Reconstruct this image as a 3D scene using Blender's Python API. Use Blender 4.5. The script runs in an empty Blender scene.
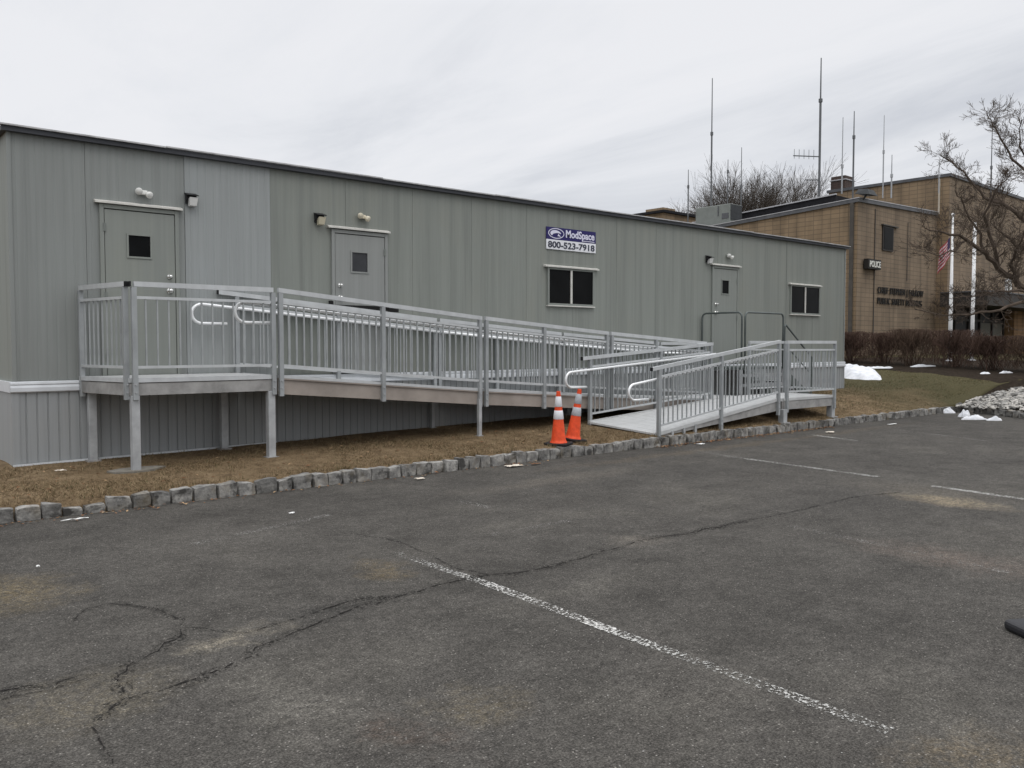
import bpy, math, random
import numpy as np
from mathutils import Vector, Matrix, noise as mnoise

R = random.Random(7)
scene = bpy.context.scene
COL = scene.collection
rad = math.radians

# ------------------------------------------------------------------ camera
F = 858.0
PITCH = math.atan(39 / F)
ANG = math.atan(1014 / F)             # the view direction's angle from the front wall
CAM = Vector((-1.996, -11.255, 1.6))
fwd = Vector((math.cos(ANG) * math.cos(PITCH), math.sin(ANG) * math.cos(PITCH), -math.sin(PITCH)))
rgt = Vector((math.sin(ANG), -math.cos(ANG), 0))
upv = rgt.cross(fwd)
cam_data = bpy.data.cameras.new('camera')
cam = bpy.data.objects.new('camera', cam_data)
COL.objects.link(cam)
cam.matrix_world = Matrix((
    (rgt.x, upv.x, -fwd.x, CAM.x), (rgt.y, upv.y, -fwd.y, CAM.y), (rgt.z, upv.z, -fwd.z, CAM.z), (0, 0, 0, 1)))
cam_data.sensor_width = 36.0
cam_data.lens = 36.0 * F / 1024.0
cam_data.clip_start = 0.1
cam_data.clip_end = 3000
scene.camera = cam


def ray(px, py):
    return fwd + rgt * ((px - 512) / F) + upv * ((384 - py) / F)


def on_z(px, py, z):                   # point of a level at a surveyed direction
    d = ray(px, py)
    return CAM + d * ((z - CAM.z) / d.z)


def at_depth(px, py, Z):
    return CAM + ray(px, py) * Z


# ------------------------------------------------------------------ materials
MATS = {}


def new_mat(name):
    m = bpy.data.materials.new(name)
    m.use_nodes = True
    MATS[name] = m
    nt = m.node_tree
    return m, nt, nt.nodes['Principled BSDF']


def node(nt, t, **kw):
    n = nt.nodes.new(t)
    for k, v in kw.items():
        setattr(n, k, v)
    return n


def coords(nt, scale=(1, 1, 1), rot=(0, 0, 0), kind='Object'):
    tc = node(nt, 'ShaderNodeTexCoord')
    mp = node(nt, 'ShaderNodeMapping')
    mp.inputs['Scale'].default_value = scale
    mp.inputs['Rotation'].default_value = rot
    nt.links.new(tc.outputs[kind], mp.inputs['Vector'])
    return mp.outputs['Vector']


def noise(nt, vec, scale, detail=4, rough=0.55, dist=0.0):
    n = node(nt, 'ShaderNodeTexNoise')
    n.inputs['Scale'].default_value = scale
    n.inputs['Detail'].default_value = detail
    n.inputs['Roughness'].default_value = rough
    n.inputs['Distortion'].default_value = dist
    if vec is not None:
        nt.links.new(vec, n.inputs['Vector'])
    return n.outputs['Fac']


def ramp(nt, fac, stops, interp='LINEAR'):
    r = node(nt, 'ShaderNodeValToRGB')
    r.color_ramp.interpolation = interp
    els = r.color_ramp.elements
    while len(els) < len(stops):
        els.new(0.5)
    for e, (p, c) in zip(els, stops):
        e.position = p
        e.color = (c, c, c, 1) if isinstance(c, (int, float)) else (*c, 1)
    nt.links.new(fac, r.inputs['Fac'])
    return r.outputs['Color']


def mix(nt, a, b, fac, mode='MIX'):
    m = node(nt, 'ShaderNodeMix', data_type='RGBA', blend_type=mode)
    m.clamp_factor = True
    for sock, v in ((m.inputs[6], a), (m.inputs[7], b)):
        if isinstance(v, (tuple, list)):
            sock.default_value = (*v, 1)
        else:
            nt.links.new(v, sock)
    if isinstance(fac, (int, float)):
        m.inputs[0].default_value = fac
    else:
        nt.links.new(fac, m.inputs[0])
    return m.outputs[2]


def math_n(nt, op, a, b=None, c=None):
    m = node(nt, 'ShaderNodeMath', operation=op)
    for i, v in enumerate((a, b, c)):
        if v is None:
            continue
        if isinstance(v, (int, float)):
            m.inputs[i].default_value = v
        else:
            nt.links.new(v, m.inputs[i])
    return m.outputs[0]


def bump(nt, bsdf, h, strength=0.3, dist=0.01):
    b = node(nt, 'ShaderNodeBump')
    b.inputs['Strength'].default_value = strength
    b.inputs['Distance'].default_value = dist
    nt.links.new(h, b.inputs['Height'])
    nt.links.new(b.outputs['Normal'], bsdf.inputs['Normal'])


def simple(name, col, rough=0.6, metal=0.0, vary=0.15, scale=3.0, spec=0.22, stretch=(1, 1, 1), bmp=0.0):
    m, nt, b = new_mat(name)
    v = coords(nt, stretch)
    n = noise(nt, v, scale, 5, 0.6)
    lo = tuple(c * (1 - vary) for c in col)
    hi = tuple(min(1, c * (1 + vary)) for c in col)
    nt.links.new(ramp(nt, n, [(0.3, lo), (0.7, hi)]), b.inputs['Base Color'])
    b.inputs['Roughness'].default_value = rough
    b.inputs['Metallic'].default_value = metal
    b.inputs['Specular IOR Level'].default_value = spec
    if bmp:
        bump(nt, b, noise(nt, v, scale * 8, 3), bmp, 0.01)
    return m


def siding(name, col, streak=0.16, warm=(0.20, 0.20, 0.15)):
    """painted ribbed siding with rain streaks that run down it"""
    m, nt, b = new_mat(name)
    v = coords(nt, (1, 1, 1))
    vs = coords(nt, (7.0, 7.0, 0.22))
    vs2 = coords(nt, (26.0, 26.0, 0.5))
    s1 = noise(nt, vs, 1.0, 4, 0.6)
    s2 = noise(nt, vs2, 1.0, 3, 0.6)
    big = noise(nt, v, 0.7, 4, 0.55)
    c = ramp(nt, s1, [(0.28, tuple(x * (1 - streak) for x in col)), (0.5, col), (0.75, tuple(x * (1 + streak * 0.5) for x in col))])
    c = mix(nt, c, ramp(nt, s2, [(0.35, 0.86), (0.62, 1.0)]), 0.55, 'MULTIPLY')
    c = mix(nt, c, warm, math_n(nt, 'MULTIPLY', ramp(nt, big, [(0.45, 0.0), (0.75, 1.0)]), ramp(nt, s1, [(0.4, 0.05), (0.6, 0.38)])))
    nt.links.new(c, b.inputs['Base Color'])
    b.inputs['Roughness'].default_value = 0.62
    b.inputs['Specular IOR Level'].default_value = 0.3
    bump(nt, b, noise(nt, v, 2.2, 3), 0.12, 0.02)
    return m


siding('siding_green', (0.215, 0.230, 0.209), 0.18, (0.215, 0.21, 0.17))
siding('siding_blue', (0.228, 0.241, 0.231), 0.10, (0.25, 0.27, 0.26))
siding('siding_new', (0.278, 0.294, 0.290), 0.06, (0.32, 0.35, 0.36))
siding('door_grey', (0.25, 0.26, 0.25), 0.06, (0.25, 0.26, 0.24))
siding('door_green', (0.222, 0.237, 0.219), 0.07, (0.24, 0.25, 0.21))
siding('skirt', (0.285, 0.297, 0.300), 0.08, (0.27, 0.25, 0.21))
simple('trim_white', (0.56, 0.58, 0.60), 0.5, vary=0.1)
simple('cap_white', (0.56, 0.55, 0.51), 0.5, vary=0.15, scale=9)
simple('fascia', (0.052, 0.055, 0.062), 0.55, vary=0.25, stretch=(0.5, 1, 1))
simple('roof_edge', (0.42, 0.42, 0.42), 0.5, 0.2, vary=0.25, scale=6)
simple('roof_membrane', (0.3, 0.3, 0.3), 0.8)
simple('seam_dark', (0.12, 0.125, 0.118), 0.8)
simple('aluminium', (0.52, 0.535, 0.54), 0.42, 0.35, vary=0.10, scale=7, stretch=(1, 1, 0.4))
simple('baluster_metal', (0.345, 0.36, 0.362), 0.5, 0.3, vary=0.14, scale=5)
simple('post_metal', (0.325, 0.34, 0.345), 0.48, 0.3, vary=0.14, scale=7, stretch=(1, 1, 0.5))
simple('pipe_bright', (0.82, 0.83, 0.83), 0.32, 0.25, vary=0.05)
simple('deck', (0.45, 0.455, 0.45), 0.6, 0.05, vary=0.1, scale=4, stretch=(1, 6, 1))
simple('beam_zinc', (0.30, 0.295, 0.285), 0.6, 0.2, vary=0.28, scale=5)
simple('beam_brown', (0.30, 0.265, 0.235), 0.6, 0.15, vary=0.16, scale=3)
simple('leg_zinc', (0.37, 0.38, 0.385), 0.55, 0.2, vary=0.2, scale=6)
simple('stair_steel', (0.105, 0.12, 0.115), 0.5, 0.3, vary=0.2)
simple('black_plastic', (0.014, 0.014, 0.015), 0.5, vary=0.2)
simple('dark_void', (0.012, 0.012, 0.012), 0.9)
simple('lens_white', (0.62, 0.62, 0.60), 0.3, vary=0.05)
simple('lens_yellow', (0.52, 0.48, 0.36), 0.35, vary=0.1)
simple('lamp_plastic', (0.72, 0.72, 0.69), 0.35, vary=0.08)
simple('lamp_old', (0.60, 0.55, 0.43), 0.4, vary=0.12)
simple('knob', (0.6, 0.6, 0.58), 0.25, 0.9, vary=0.05)
simple('sign_blue', (0.022, 0.018, 0.105), 0.4, vary=0.1)
simple('sign_white', (0.72, 0.73, 0.76), 0.45, vary=0.04)
simple('sign_ink', (0.05, 0.055, 0.075), 0.5)
simple('sign_lilac', (0.66, 0.66, 0.78), 0.45, vary=0.03)
simple('cone_orange', (0.66, 0.075, 0.024), 0.5, vary=0.24, scale=14)
simple('cone_white', (0.70, 0.70, 0.72), 0.4, vary=0.07, scale=20)
simple('cone_grey', (0.42, 0.44, 0.46), 0.4, vary=0.16, scale=20)
simple('cone_base', (0.014, 0.014, 0.014), 0.65, vary=0.3, scale=10)
simple('rubber', (0.022, 0.022, 0.024), 0.55, vary=0.25, scale=14, bmp=0.1)
simple('paper', (0.58, 0.52, 0.44), 0.8, vary=0.2, scale=30)
simple('paper_white', (0.78, 0.78, 0.76), 0.8, vary=0.05)
simple('concrete_pad', (0.17, 0.158, 0.135), 0.9, vary=0.25, scale=14, bmp=0.2)
simple('mulch', (0.026, 0.020, 0.015), 0.95, spec=0.03, vary=0.5, scale=9, bmp=0.6)
simple('twig_red', (0.078, 0.050, 0.039), 0.85, spec=0.08, vary=0.3, scale=2)
simple('twig_brown', (0.085, 0.058, 0.043), 0.85, spec=0.08, vary=0.3, scale=2)
simple('bark', (0.085, 0.066, 0.052), 0.9, spec=0.08, vary=0.35, scale=7, stretch=(1, 1, 0.3))
simple('bark_far', (0.08, 0.068, 0.058), 0.9, spec=0.08, vary=0.2, scale=2)
simple('roof_grey', (0.16, 0.16, 0.165), 0.7, 0.2, vary=0.2)
simple('coping', (0.105, 0.108, 0.115), 0.5, 0.3, vary=0.2)
simple('coping_light', (0.42, 0.42, 0.43), 0.5, 0.2, vary=0.1)
simple('roof_dark', (0.022, 0.022, 0.024), 0.8, spec=0.05, vary=0.3)
simple('hvac', (0.20, 0.215, 0.20), 0.55, 0.2, vary=0.1)
simple('hvac_dark', (0.045, 0.048, 0.05), 0.7, vary=0.2)
simple('antenna', (0.13, 0.135, 0.14), 0.45, 0.5, vary=0.1)
simple('antenna_pale', (0.34, 0.35, 0.36), 0.45, 0.3, vary=0.1)
simple('flag_pole', (0.66, 0.66, 0.65), 0.4, 0.1, vary=0.12, scale=4)
simple('letter_dark', (0.022, 0.02, 0.018), 0.6)
simple('letter_pale', (0.60, 0.60, 0.55), 0.5)
simple('conduit', (0.075, 0.068, 0.06), 0.6, vary=0.2)
simple('pale_pipe', (0.42, 0.37, 0.30), 0.6)
simple('canopy', (0.035, 0.031, 0.028), 0.6, vary=0.25, scale=2)
simple('entry_curtain', (0.15, 0.145, 0.125), 0.8, vary=0.1)
simple('leaf_brown', (0.17, 0.085, 0.042), 0.85, vary=0.45, scale=30)
simple('leaf_tan', (0.33, 0.22, 0.125), 0.85, vary=0.3, scale=30)
simple('straw', (0.235, 0.173, 0.103), 0.9, spec=0.08, vary=0.3, scale=9)
simple('straw_dark', (0.12, 0.083, 0.046), 0.9, spec=0.08, vary=0.3, scale=9)
simple('grass_green', (0.060, 0.062, 0.027), 0.9, spec=0.08, vary=0.3, scale=5)
simple('stone_a', (0.27, 0.262, 0.245), 0.85, spec=0.08, vary=0.3, scale=12)
simple('stone_b', (0.12, 0.116, 0.108), 0.85, spec=0.08, vary=0.3, scale=12)
simple('stone_c', (0.43, 0.41, 0.375), 0.85, spec=0.08, vary=0.2, scale=12)


def snow_mat():
    m, nt, b = new_mat('snow')
    v = coords(nt)
    nt.links.new(ramp(nt, noise(nt, v, 6, 6), [(0.3, (0.50, 0.52, 0.55)), (0.55, (0.66, 0.67, 0.69)), (0.7, (0.72, 0.725, 0.74))]), b.inputs['Base Color'])
    b.inputs['Roughness'].default_value = 0.85
    bump(nt, b, noise(nt, v, 14, 5), 0.5, 0.03)


snow_mat()


def glass_mat(name, col, rough=0.06, spec=0.35):
    m, nt, b = new_mat(name)
    v = coords(nt)
    nt.links.new(ramp(nt, noise(nt, v, 3, 4), [(0.35, tuple(c * 0.6 for c in col)), (0.7, col)]), b.inputs['Base Color'])
    b.inputs['Roughness'].default_value = rough
    b.inputs['Specular IOR Level'].default_value = spec
    bump(nt, b, noise(nt, v, 1.6, 2), 0.05, 0.02)


glass_mat('glass', (0.008, 0.0085, 0.009), 0.3, 0.06)
glass_mat('glass_entry', (0.008, 0.008, 0.008), 0.4, 0.05)
glass_mat('glass_grey', (0.05, 0.053, 0.058), 0.25, 0.25)


def granite():
    m, nt, b = new_mat('granite')
    v = coords(nt)
    oi = node(nt, 'ShaderNodeObjectInfo')
    ad = node(nt, 'ShaderNodeVectorMath', operation='ADD')
    nt.links.new(v, ad.inputs[0])
    cmb = node(nt, 'ShaderNodeCombineXYZ')
    r10 = math_n(nt, 'MULTIPLY', oi.outputs['Random'], 37.0)
    for i in range(3):
        nt.links.new(r10, cmb.inputs[i])
    nt.links.new(cmb.outputs[0], ad.inputs[1])
    vec = ad.outputs[0]
    c = ramp(nt, noise(nt, vec, 11, 7, 0.7), [(0.30, (0.060, 0.058, 0.054)), (0.47, (0.165, 0.160, 0.150)), (0.68, (0.31, 0.30, 0.275))])
    tone = ramp(nt, oi.outputs['Random'], [(0.0, 0.62), (0.4, 0.95), (1.0, 1.25)])
    c = mix(nt, c, tone, 1.0, 'MULTIPLY')
    c = mix(nt, c, (0.035, 0.033, 0.03), ramp(nt, noise(nt, vec, 5, 5, 0.65), [(0.53, 0.0), (0.62, 0.9)]))
    c = mix(nt, c, (0.19, 0.15, 0.09), ramp(nt, noise(nt, vec, 3.4, 4), [(0.52, 0.0), (0.75, 0.55)]))
    nt.links.new(c, b.inputs['Base Color'])
    b.inputs['Roughness'].default_value = 0.85
    bump(nt, b, noise(nt, vec, 30, 5), 0.7, 0.012)


granite()


def brick(name, c1, c2, mortar, w=0.42, h=0.21):
    m, nt, b = new_mat(name)
    tc = node(nt, 'ShaderNodeTexCoord')
    sep = node(nt, 'ShaderNodeSeparateXYZ')
    nt.links.new(tc.outputs['Object'], sep.inputs[0])
    u = math_n(nt, 'ADD', sep.outputs[0], sep.outputs[1])
    cmb = node(nt, 'ShaderNodeCombineXYZ')
    nt.links.new(u, cmb.inputs[0])
    nt.links.new(sep.outputs[2], cmb.inputs[1])
    bt = node(nt, 'ShaderNodeTexBrick')
    bt.inputs['Scale'].default_value = 1.0
    bt.inputs['Brick Width'].default_value = w
    bt.inputs['Row Height'].default_value = h
    bt.inputs['Mortar Size'].default_value = 0.014
    bt.inputs['Color1'].default_value = (*c1, 1)
    bt.inputs['Color2'].default_value = (*c2, 1)
    bt.inputs['Mortar'].default_value = (*mortar, 1)
    bt.offset = 0.0
    nt.links.new(cmb.outputs[0], bt.inputs['Vector'])
    v = coords(nt)
    vs = coords(nt, (1.1, 1.1, 0.12))
    c = mix(nt, bt.outputs['Color'], ramp(nt, noise(nt, v, 0.8, 5), [(0.3, 0.78), (0.7, 1.1)]), 0.8, 'MULTIPLY')
    c = mix(nt, c, ramp(nt, noise(nt, vs, 1.3, 3), [(0.36, 0.62), (0.52, 1.0)]), 0.75, 'MULTIPLY')
    nt.links.new(c, b.inputs['Base Color'])
    b.inputs['Roughness'].default_value = 0.85
    return m


brick('brick_tan', (0.272, 0.194, 0.116), (0.236, 0.167, 0.101), (0.138, 0.102, 0.067))
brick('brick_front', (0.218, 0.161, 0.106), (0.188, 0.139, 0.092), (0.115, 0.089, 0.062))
brick('brick_dark', (0.075, 0.045, 0.035), (0.055, 0.036, 0.03), (0.035, 0.026, 0.022), 0.3, 0.1)
brick('brick_orange', (0.32, 0.185, 0.085), (0.28, 0.16, 0.07), (0.15, 0.095, 0.05))


# stains on the asphalt: (x, y, radius along x, radius along y, colour, strength)
def stain_list():
    out = []
    for px, py, rx, ry, col, s in (
            (228, 638, 0.30, 0.14, (0.25, 0.22, 0.17), 0.75), (12, 592, 0.35, 0.55, (0.20, 0.155, 0.085), 0.6),
            (80, 700, 0.42, 0.32, (0.135, 0.115, 0.08), 0.65), (300, 705, 0.22, 0.5, (0.15, 0.14, 0.12), 0.6),
            (400, 735, 0.16, 0.18, (0.13, 0.085, 0.06), 0.3), (380, 570, 0.22, 0.3, (0.18, 0.135, 0.07), 0.5),
            (945, 501, 0.26, 0.62, (0.29, 0.235, 0.155), 0.9), (925, 492, 0.5, 0.9, (0.16, 0.14, 0.11), 0.5),
            (965, 560, 0.35, 0.8, (0.17, 0.13, 0.105), 0.55), (480, 705, 0.22, 0.22, (0.15, 0.12, 0.07), 0.45),
            (640, 541, 0.18, 0.25, (0.17, 0.15, 0.125), 0.7), (575, 590, 0.9, 0.16, (0.15, 0.14, 0.12), 0.45),
            (240, 535, 1.6, 0.35, (0.12, 0.112, 0.10), 0.45), (330, 612, 0.5, 0.22, (0.03, 0.029, 0.028), 0.55),
            (850, 500, 1.2, 0.7, (0.04, 0.038, 0.036), 0.45), (700, 470, 3.0, 0.5, (0.045, 0.043, 0.04), 0.4),
            (980, 762, 0.35, 0.25, (0.16, 0.125, 0.08), 0.6), (555, 480, 1.5, 0.25, (0.16, 0.14, 0.115), 0.55),
            (690, 452, 3.0, 0.16, (0.12, 0.095, 0.065), 0.6), (830, 434, 3.5, 0.18, (0.12, 0.095, 0.065), 0.5)):
        p = on_z(px, py, 0)
        out.append((p.x, p.y, rx, ry, col, s))
    return out


def asphalt():
    m, nt, b = new_mat('asphalt')
    v = coords(nt)
    big = noise(nt, v, 0.45, 5, 0.6, 0.4)
    mid = noise(nt, v, 2.3, 6, 0.65)
    c = ramp(nt, big, [(0.30, (0.053, 0.0495, 0.0442)), (0.55, (0.068, 0.0635, 0.0565)), (0.75, (0.086, 0.080, 0.069))])
    c = mix(nt, c, ramp(nt, mid, [(0.25, 0.68), (0.5, 0.97), (0.78, 1.25)]), 1.0, 'MULTIPLY')
    patchy = ramp(nt, noise(nt, v, 22, 8, 0.82), [(0.40, 0.05), (0.60, 0.95)])
    warp = node(nt, 'ShaderNodeTexNoise')
    warp.inputs['Scale'].default_value = 2.4
    warp.inputs['Detail'].default_value = 6
    warp.inputs['Roughness'].default_value = 0.7
    nt.links.new(v, warp.inputs['Vector'])
    wv = node(nt, 'ShaderNodeVectorMath', operation='MULTIPLY_ADD')
    nt.links.new(warp.outputs['Color'], wv.inputs[0])
    wv.inputs[1].default_value = (0.9, 0.9, 0.0)
    nt.links.new(v, wv.inputs[2])
    for (x, y, rx, ry, col, s) in stain_list():
        sb = node(nt, 'ShaderNodeVectorMath', operation='SUBTRACT')
        nt.links.new(wv.outputs[0], sb.inputs[0])
        sb.inputs[1].default_value = (x + 0.45, y + 0.45, 0)
        ml = node(nt, 'ShaderNodeVectorMath', operation='MULTIPLY')
        nt.links.new(sb.outputs[0], ml.inputs[0])
        ml.inputs[1].default_value = (0.8 / rx, 0.8 / ry, 0)
        ln = node(nt, 'ShaderNodeVectorMath', operation='LENGTH')
        nt.links.new(ml.outputs[0], ln.inputs[0])
        fac = ramp(nt, ln.outputs['Value'], [(0.15, s), (1.0, 0.0)])
        fac = math_n(nt, 'MULTIPLY', fac, patchy)
        c = mix(nt, c, col, fac)
    # exposed aggregate
    f1 = noise(nt, v, 95, 3, 0.7)
    f2 = noise(nt, v, 210, 2, 0.6)
    c = mix(nt, c, ramp(nt, noise(nt, v, 8, 10, 0.88), [(0.36, 0.74), (0.5, 1.0), (0.62, 1.26)]), 1.0, 'MULTIPLY')
    c = mix(nt, c, ramp(nt, noise(nt, v, 26, 8, 0.85), [(0.36, 0.58), (0.5, 1.0), (0.62, 1.42)]), 1.0, 'MULTIPLY')
    c = mix(nt, c, ramp(nt, f1, [(0.32, 0.42), (0.5, 0.95), (0.66, 1.7)]), 1.0, 'MULTIPLY')
    c = mix(nt, c, ramp(nt, f2, [(0.3, 0.6), (0.5, 1.0), (0.7, 1.4)]), 0.8, 'MULTIPLY')
    vor = node(nt, 'ShaderNodeTexVoronoi')
    vor.inputs['Scale'].default_value = 52
    nt.links.new(v, vor.inputs['Vector'])
    sp = math_n(nt, 'MULTIPLY', ramp(nt, vor.outputs['Distance'], [(0.12, 1.0), (0.26, 0.0)]),
                ramp(nt, vor.outputs['Color'], [(0.62, 0.0), (0.85, 0.85)]))
    c = mix(nt, c, (0.31, 0.29, 0.26), sp)
    nt.links.new(c, b.inputs['Base Color'])
    b.inputs['Roughness'].default_value = 0.9
    b.inputs['Specular IOR Level'].default_value = 0.12
    bump(nt, b, math_n(nt, 'ADD', f1, math_n(nt, 'MULTIPLY', f2, 0.5)), 0.55, 0.012)


asphalt()


def worn_paint(name, thr, col=(0.43, 0.425, 0.40)):
    m, nt, b = new_mat(name)
    v = coords(nt)
    n1 = noise(nt, v, 55, 5, 0.75)
    n2 = noise(nt, v, 1.6, 3, 0.6)
    t = math_n(nt, 'ADD', n1, math_n(nt, 'MULTIPLY', math_n(nt, 'SUBTRACT', n2, 0.5), 0.3))
    a = ramp(nt, t, [(thr - 0.015, 0.0), (thr + 0.02, 1.0)])
    nt.links.new(ramp(nt, n1, [(0.35, tuple(x * 0.7 for x in col)), (0.6, col)]), b.inputs['Base Color'])
    b.inputs['Roughness'].default_value = 0.8
    nt.links.new(a, b.inputs['Alpha'])


worn_paint('line_paint', 0.545)
worn_paint('line_worn', 0.585)
worn_paint('line_paint_good', 0.53, (0.55, 0.54, 0.51))
worn_paint('line_faint', 0.59, (0.26, 0.25, 0.235))


def crack_mat():
    m, nt, b = new_mat('crack')
    v = coords(nt)
    n1 = noise(nt, v, 14, 5, 0.7)
    b.inputs['Base Color'].default_value = (0.018, 0.017, 0.016, 1)
    b.inputs['Roughness'].default_value = 0.95
    b.inputs['Specular IOR Level'].default_value = 0.05
    nt.links.new(ramp(nt, n1, [(0.44, 0.0), (0.54, 0.85)]), b.inputs['Alpha'])
    m, nt, b = new_mat('crack_crumble')
    v = coords(nt)
    b.inputs['Base Color'].default_value = (0.026, 0.025, 0.023, 1)
    b.inputs['Roughness'].default_value = 0.95
    b.inputs['Specular IOR Level'].default_value = 0.05
    k = math_n(nt, 'MULTIPLY', ramp(nt, noise(nt, v, 48, 5, 0.75), [(0.50, 0.0), (0.57, 0.75)]), ramp(nt, noise(nt, v, 3.5, 3), [(0.4, 0.15), (0.6, 1.0)]))
    nt.links.new(k, b.inputs['Alpha'])


crack_mat()


def soil():
    m, nt, b = new_mat('lawn_soil')
    v = coords(nt)
    tc = node(nt, 'ShaderNodeTexCoord')
    sep = node(nt, 'ShaderNodeSeparateXYZ')
    nt.links.new(tc.outputs['Object'], sep.inputs[0])
    c = ramp(nt, noise(nt, v, 5, 7, 0.7), [(0.3, (0.095, 0.066, 0.038)), (0.5, (0.165, 0.117, 0.068)), (0.72, (0.24, 0.18, 0.11))])
    c = mix(nt, c, ramp(nt, noise(nt, v, 45, 4, 0.7), [(0.3, 0.5), (0.6, 1.15)]), 0.9, 'MULTIPLY')
    g = ramp(nt, noise(nt, v, 30, 5, 0.7), [(0.35, (0.038, 0.036, 0.016)), (0.65, (0.078, 0.072, 0.034))])
    far = ramp(nt, math_n(nt, 'DIVIDE', math_n(nt, 'ADD', sep.outputs[0], math_n(nt, 'MULTIPLY', math_n(nt, 'SUBTRACT', noise(nt, v, 0.6, 4), 0.5), 8.0)), 30.0),
               [(0.52, 0.0), (0.68, 0.9)])
    c = mix(nt, c, g, far)
    nt.links.new(c, b.inputs['Base Color'])
    b.inputs['Roughness'].default_value = 0.95
    b.inputs['Specular IOR Level'].default_value = 0.1
    bump(nt, b, noise(nt, v, 40, 6, 0.7), 0.8, 0.03)


soil()
simple('far_ground', (0.10, 0.095, 0.07), 0.95, vary=0.3, scale=0.4)


def flag_mat():
    m, nt, b = new_mat('flag_cloth')
    tc = node(nt, 'ShaderNodeTexCoord')
    sep = node(nt, 'ShaderNodeSeparateXYZ')
    nt.links.new(tc.outputs['UV'], sep.inputs[0])
    st = math_n(nt, 'LESS_THAN', math_n(nt, 'FRACT', math_n(nt, 'MULTIPLY', sep.outputs[1], 6.5)), 0.5)
    c = mix(nt, (0.45, 0.38, 0.38), (0.30, 0.025, 0.04), st)
    canton = math_n(nt, 'MULTIPLY', math_n(nt, 'LESS_THAN', sep.outputs[0], 0.22), math_n(nt, 'GREATER_THAN', sep.outputs[1], 0.46))
    c = mix(nt, c, (0.045, 0.03, 0.08), canton)
    nt.links.new(c, b.inputs['Base Color'])
    b.inputs['Roughness'].default_value = 0.8


flag_mat()


# ------------------------------------------------------------------ mesh building
class MB:
    def __init__(self):
        self.v = []
        self.f = []
        self.mi = []
        self.cur = 0

    def add(self, vs, fs):
        o = len(self.v)
        self.v.extend(Vector(p) for p in vs)
        self.f.extend(tuple(i + o for i in f) for f in fs)
        self.mi.extend([self.cur] * len(fs))
        return self

    def box(self, a, b):
        x0, y0, z0 = a
        x1, y1, z1 = b
        return self.add([(x0, y0, z0), (x1, y0, z0), (x1, y1, z0), (x0, y1, z0), (x0, y0, z1), (x1, y0, z1), (x1, y1, z1), (x0, y1, z1)],
                        [(0, 3, 2, 1), (4, 5, 6, 7), (0, 1, 5, 4), (1, 2, 6, 5), (2, 3, 7, 6), (3, 0, 4, 7)])

    def bar(self, p, q, w, h, up=(0, 0, 1)):
        """a rectangular bar from p to q, w wide and h high, its ends cut upright when it slopes"""
        p, q = Vector(p), Vector(q)
        d = (q - p).normalized()
        u = Vector(up)
        s = d.cross(u).normalized() * (w / 2)
        t = (u if abs(d.dot(u)) < 0.5 else s.cross(d).normalized()) * (h / 2)
        vs = []
        for c in (p, q):
            vs += [c - s - t, c + s - t, c + s + t, c - s + t]
        return self.add(vs, [(0, 1, 2, 3), (7, 6, 5, 4), (0, 4, 5, 1), (1, 5, 6, 2), (2, 6, 7, 3), (3, 7, 4, 0)])

    def tube(self, pts, r, n=8, caps=True):
        pts = [Vector(p) for p in pts]
        m = len(pts)
        rs = r if isinstance(r, (list, tuple)) else [r] * m
        d0 = (pts[1] - pts[0]).normalized()
        ref = Vector((0, 0, 1)) if abs(d0.z) < 0.9 else Vector((1, 0, 0))
        nrm = d0.cross(ref).normalized()
        vs = []
        for i in range(m):
            a = pts[max(i - 1, 0)]
            b = pts[min(i + 1, m - 1)]
            t = (b - a).normalized()
            nrm = (nrm - t * nrm.dot(t)).normalized()
            bn = t.cross(nrm)
            for k in range(n):
                an = 2 * math.pi * k / n
                vs.append(pts[i] + (nrm * math.cos(an) + bn * math.sin(an)) * rs[i])
        fs = []
        for i in range(m - 1):
            for k in range(n):
                k2 = (k + 1) % n
                fs.append((i * n + k, i * n + k2, (i + 1) * n + k2, (i + 1) * n + k))
        if caps:
            fs.append(tuple(range(n - 1, -1, -1)))
            fs.append(tuple((m - 1) * n + k for k in range(n)))
        return self.add(vs, fs)

    def prism(self, poly, z0, z1):
        n = len(poly)
        vs = [(x, y, z0) for x, y in poly] + [(x, y, z1) for x, y in poly]
        fs = [tuple(range(n - 1, -1, -1)), tuple(range(n, 2 * n))]
        for i in range(n):
            j = (i + 1) % n
            fs.append((i, j, n + j, n + i))
        return self.add(vs, fs)

    def build(self, name, mats, parent=None, smooth=False, bevel=0.0):
        me = bpy.data.meshes.new(name)
        off = Vector((0, 0, 0))
        if parent is not None:
            root = parent
            while root.parent is not None:
                root = root.parent
            off = ROOTLOC.get(root.name, Vector((0, 0, 0)))
        me.from_pydata([tuple(p - off) for p in self.v], [], self.f)
        if not isinstance(mats, (list, tuple)):
            mats = [mats]
        for mm in mats:
            me.materials.append(MATS[mm])
        if len(mats) > 1:
            me.polygons.foreach_set('material_index', self.mi)
        if smooth:
            me.polygons.foreach_set('use_smooth', [True] * len(me.polygons))
        me.update()
        o = bpy.data.objects.new(name, me)
        COL.objects.link(o)
        if parent is not None:
            o.parent = parent
        if bevel:
            bv = o.modifiers.new('edge', 'BEVEL')
            bv.width = bevel
            bv.segments = 2
            bv.limit_method = 'ANGLE'
        return o


ROOTLOC = {}


def tag(o, label=None, cat=None, group=None, kind=None):
    for k, v in (('label', label), ('category', cat), ('group', group), ('kind', kind)):
        if v:
            o[k] = v
    return o


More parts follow.
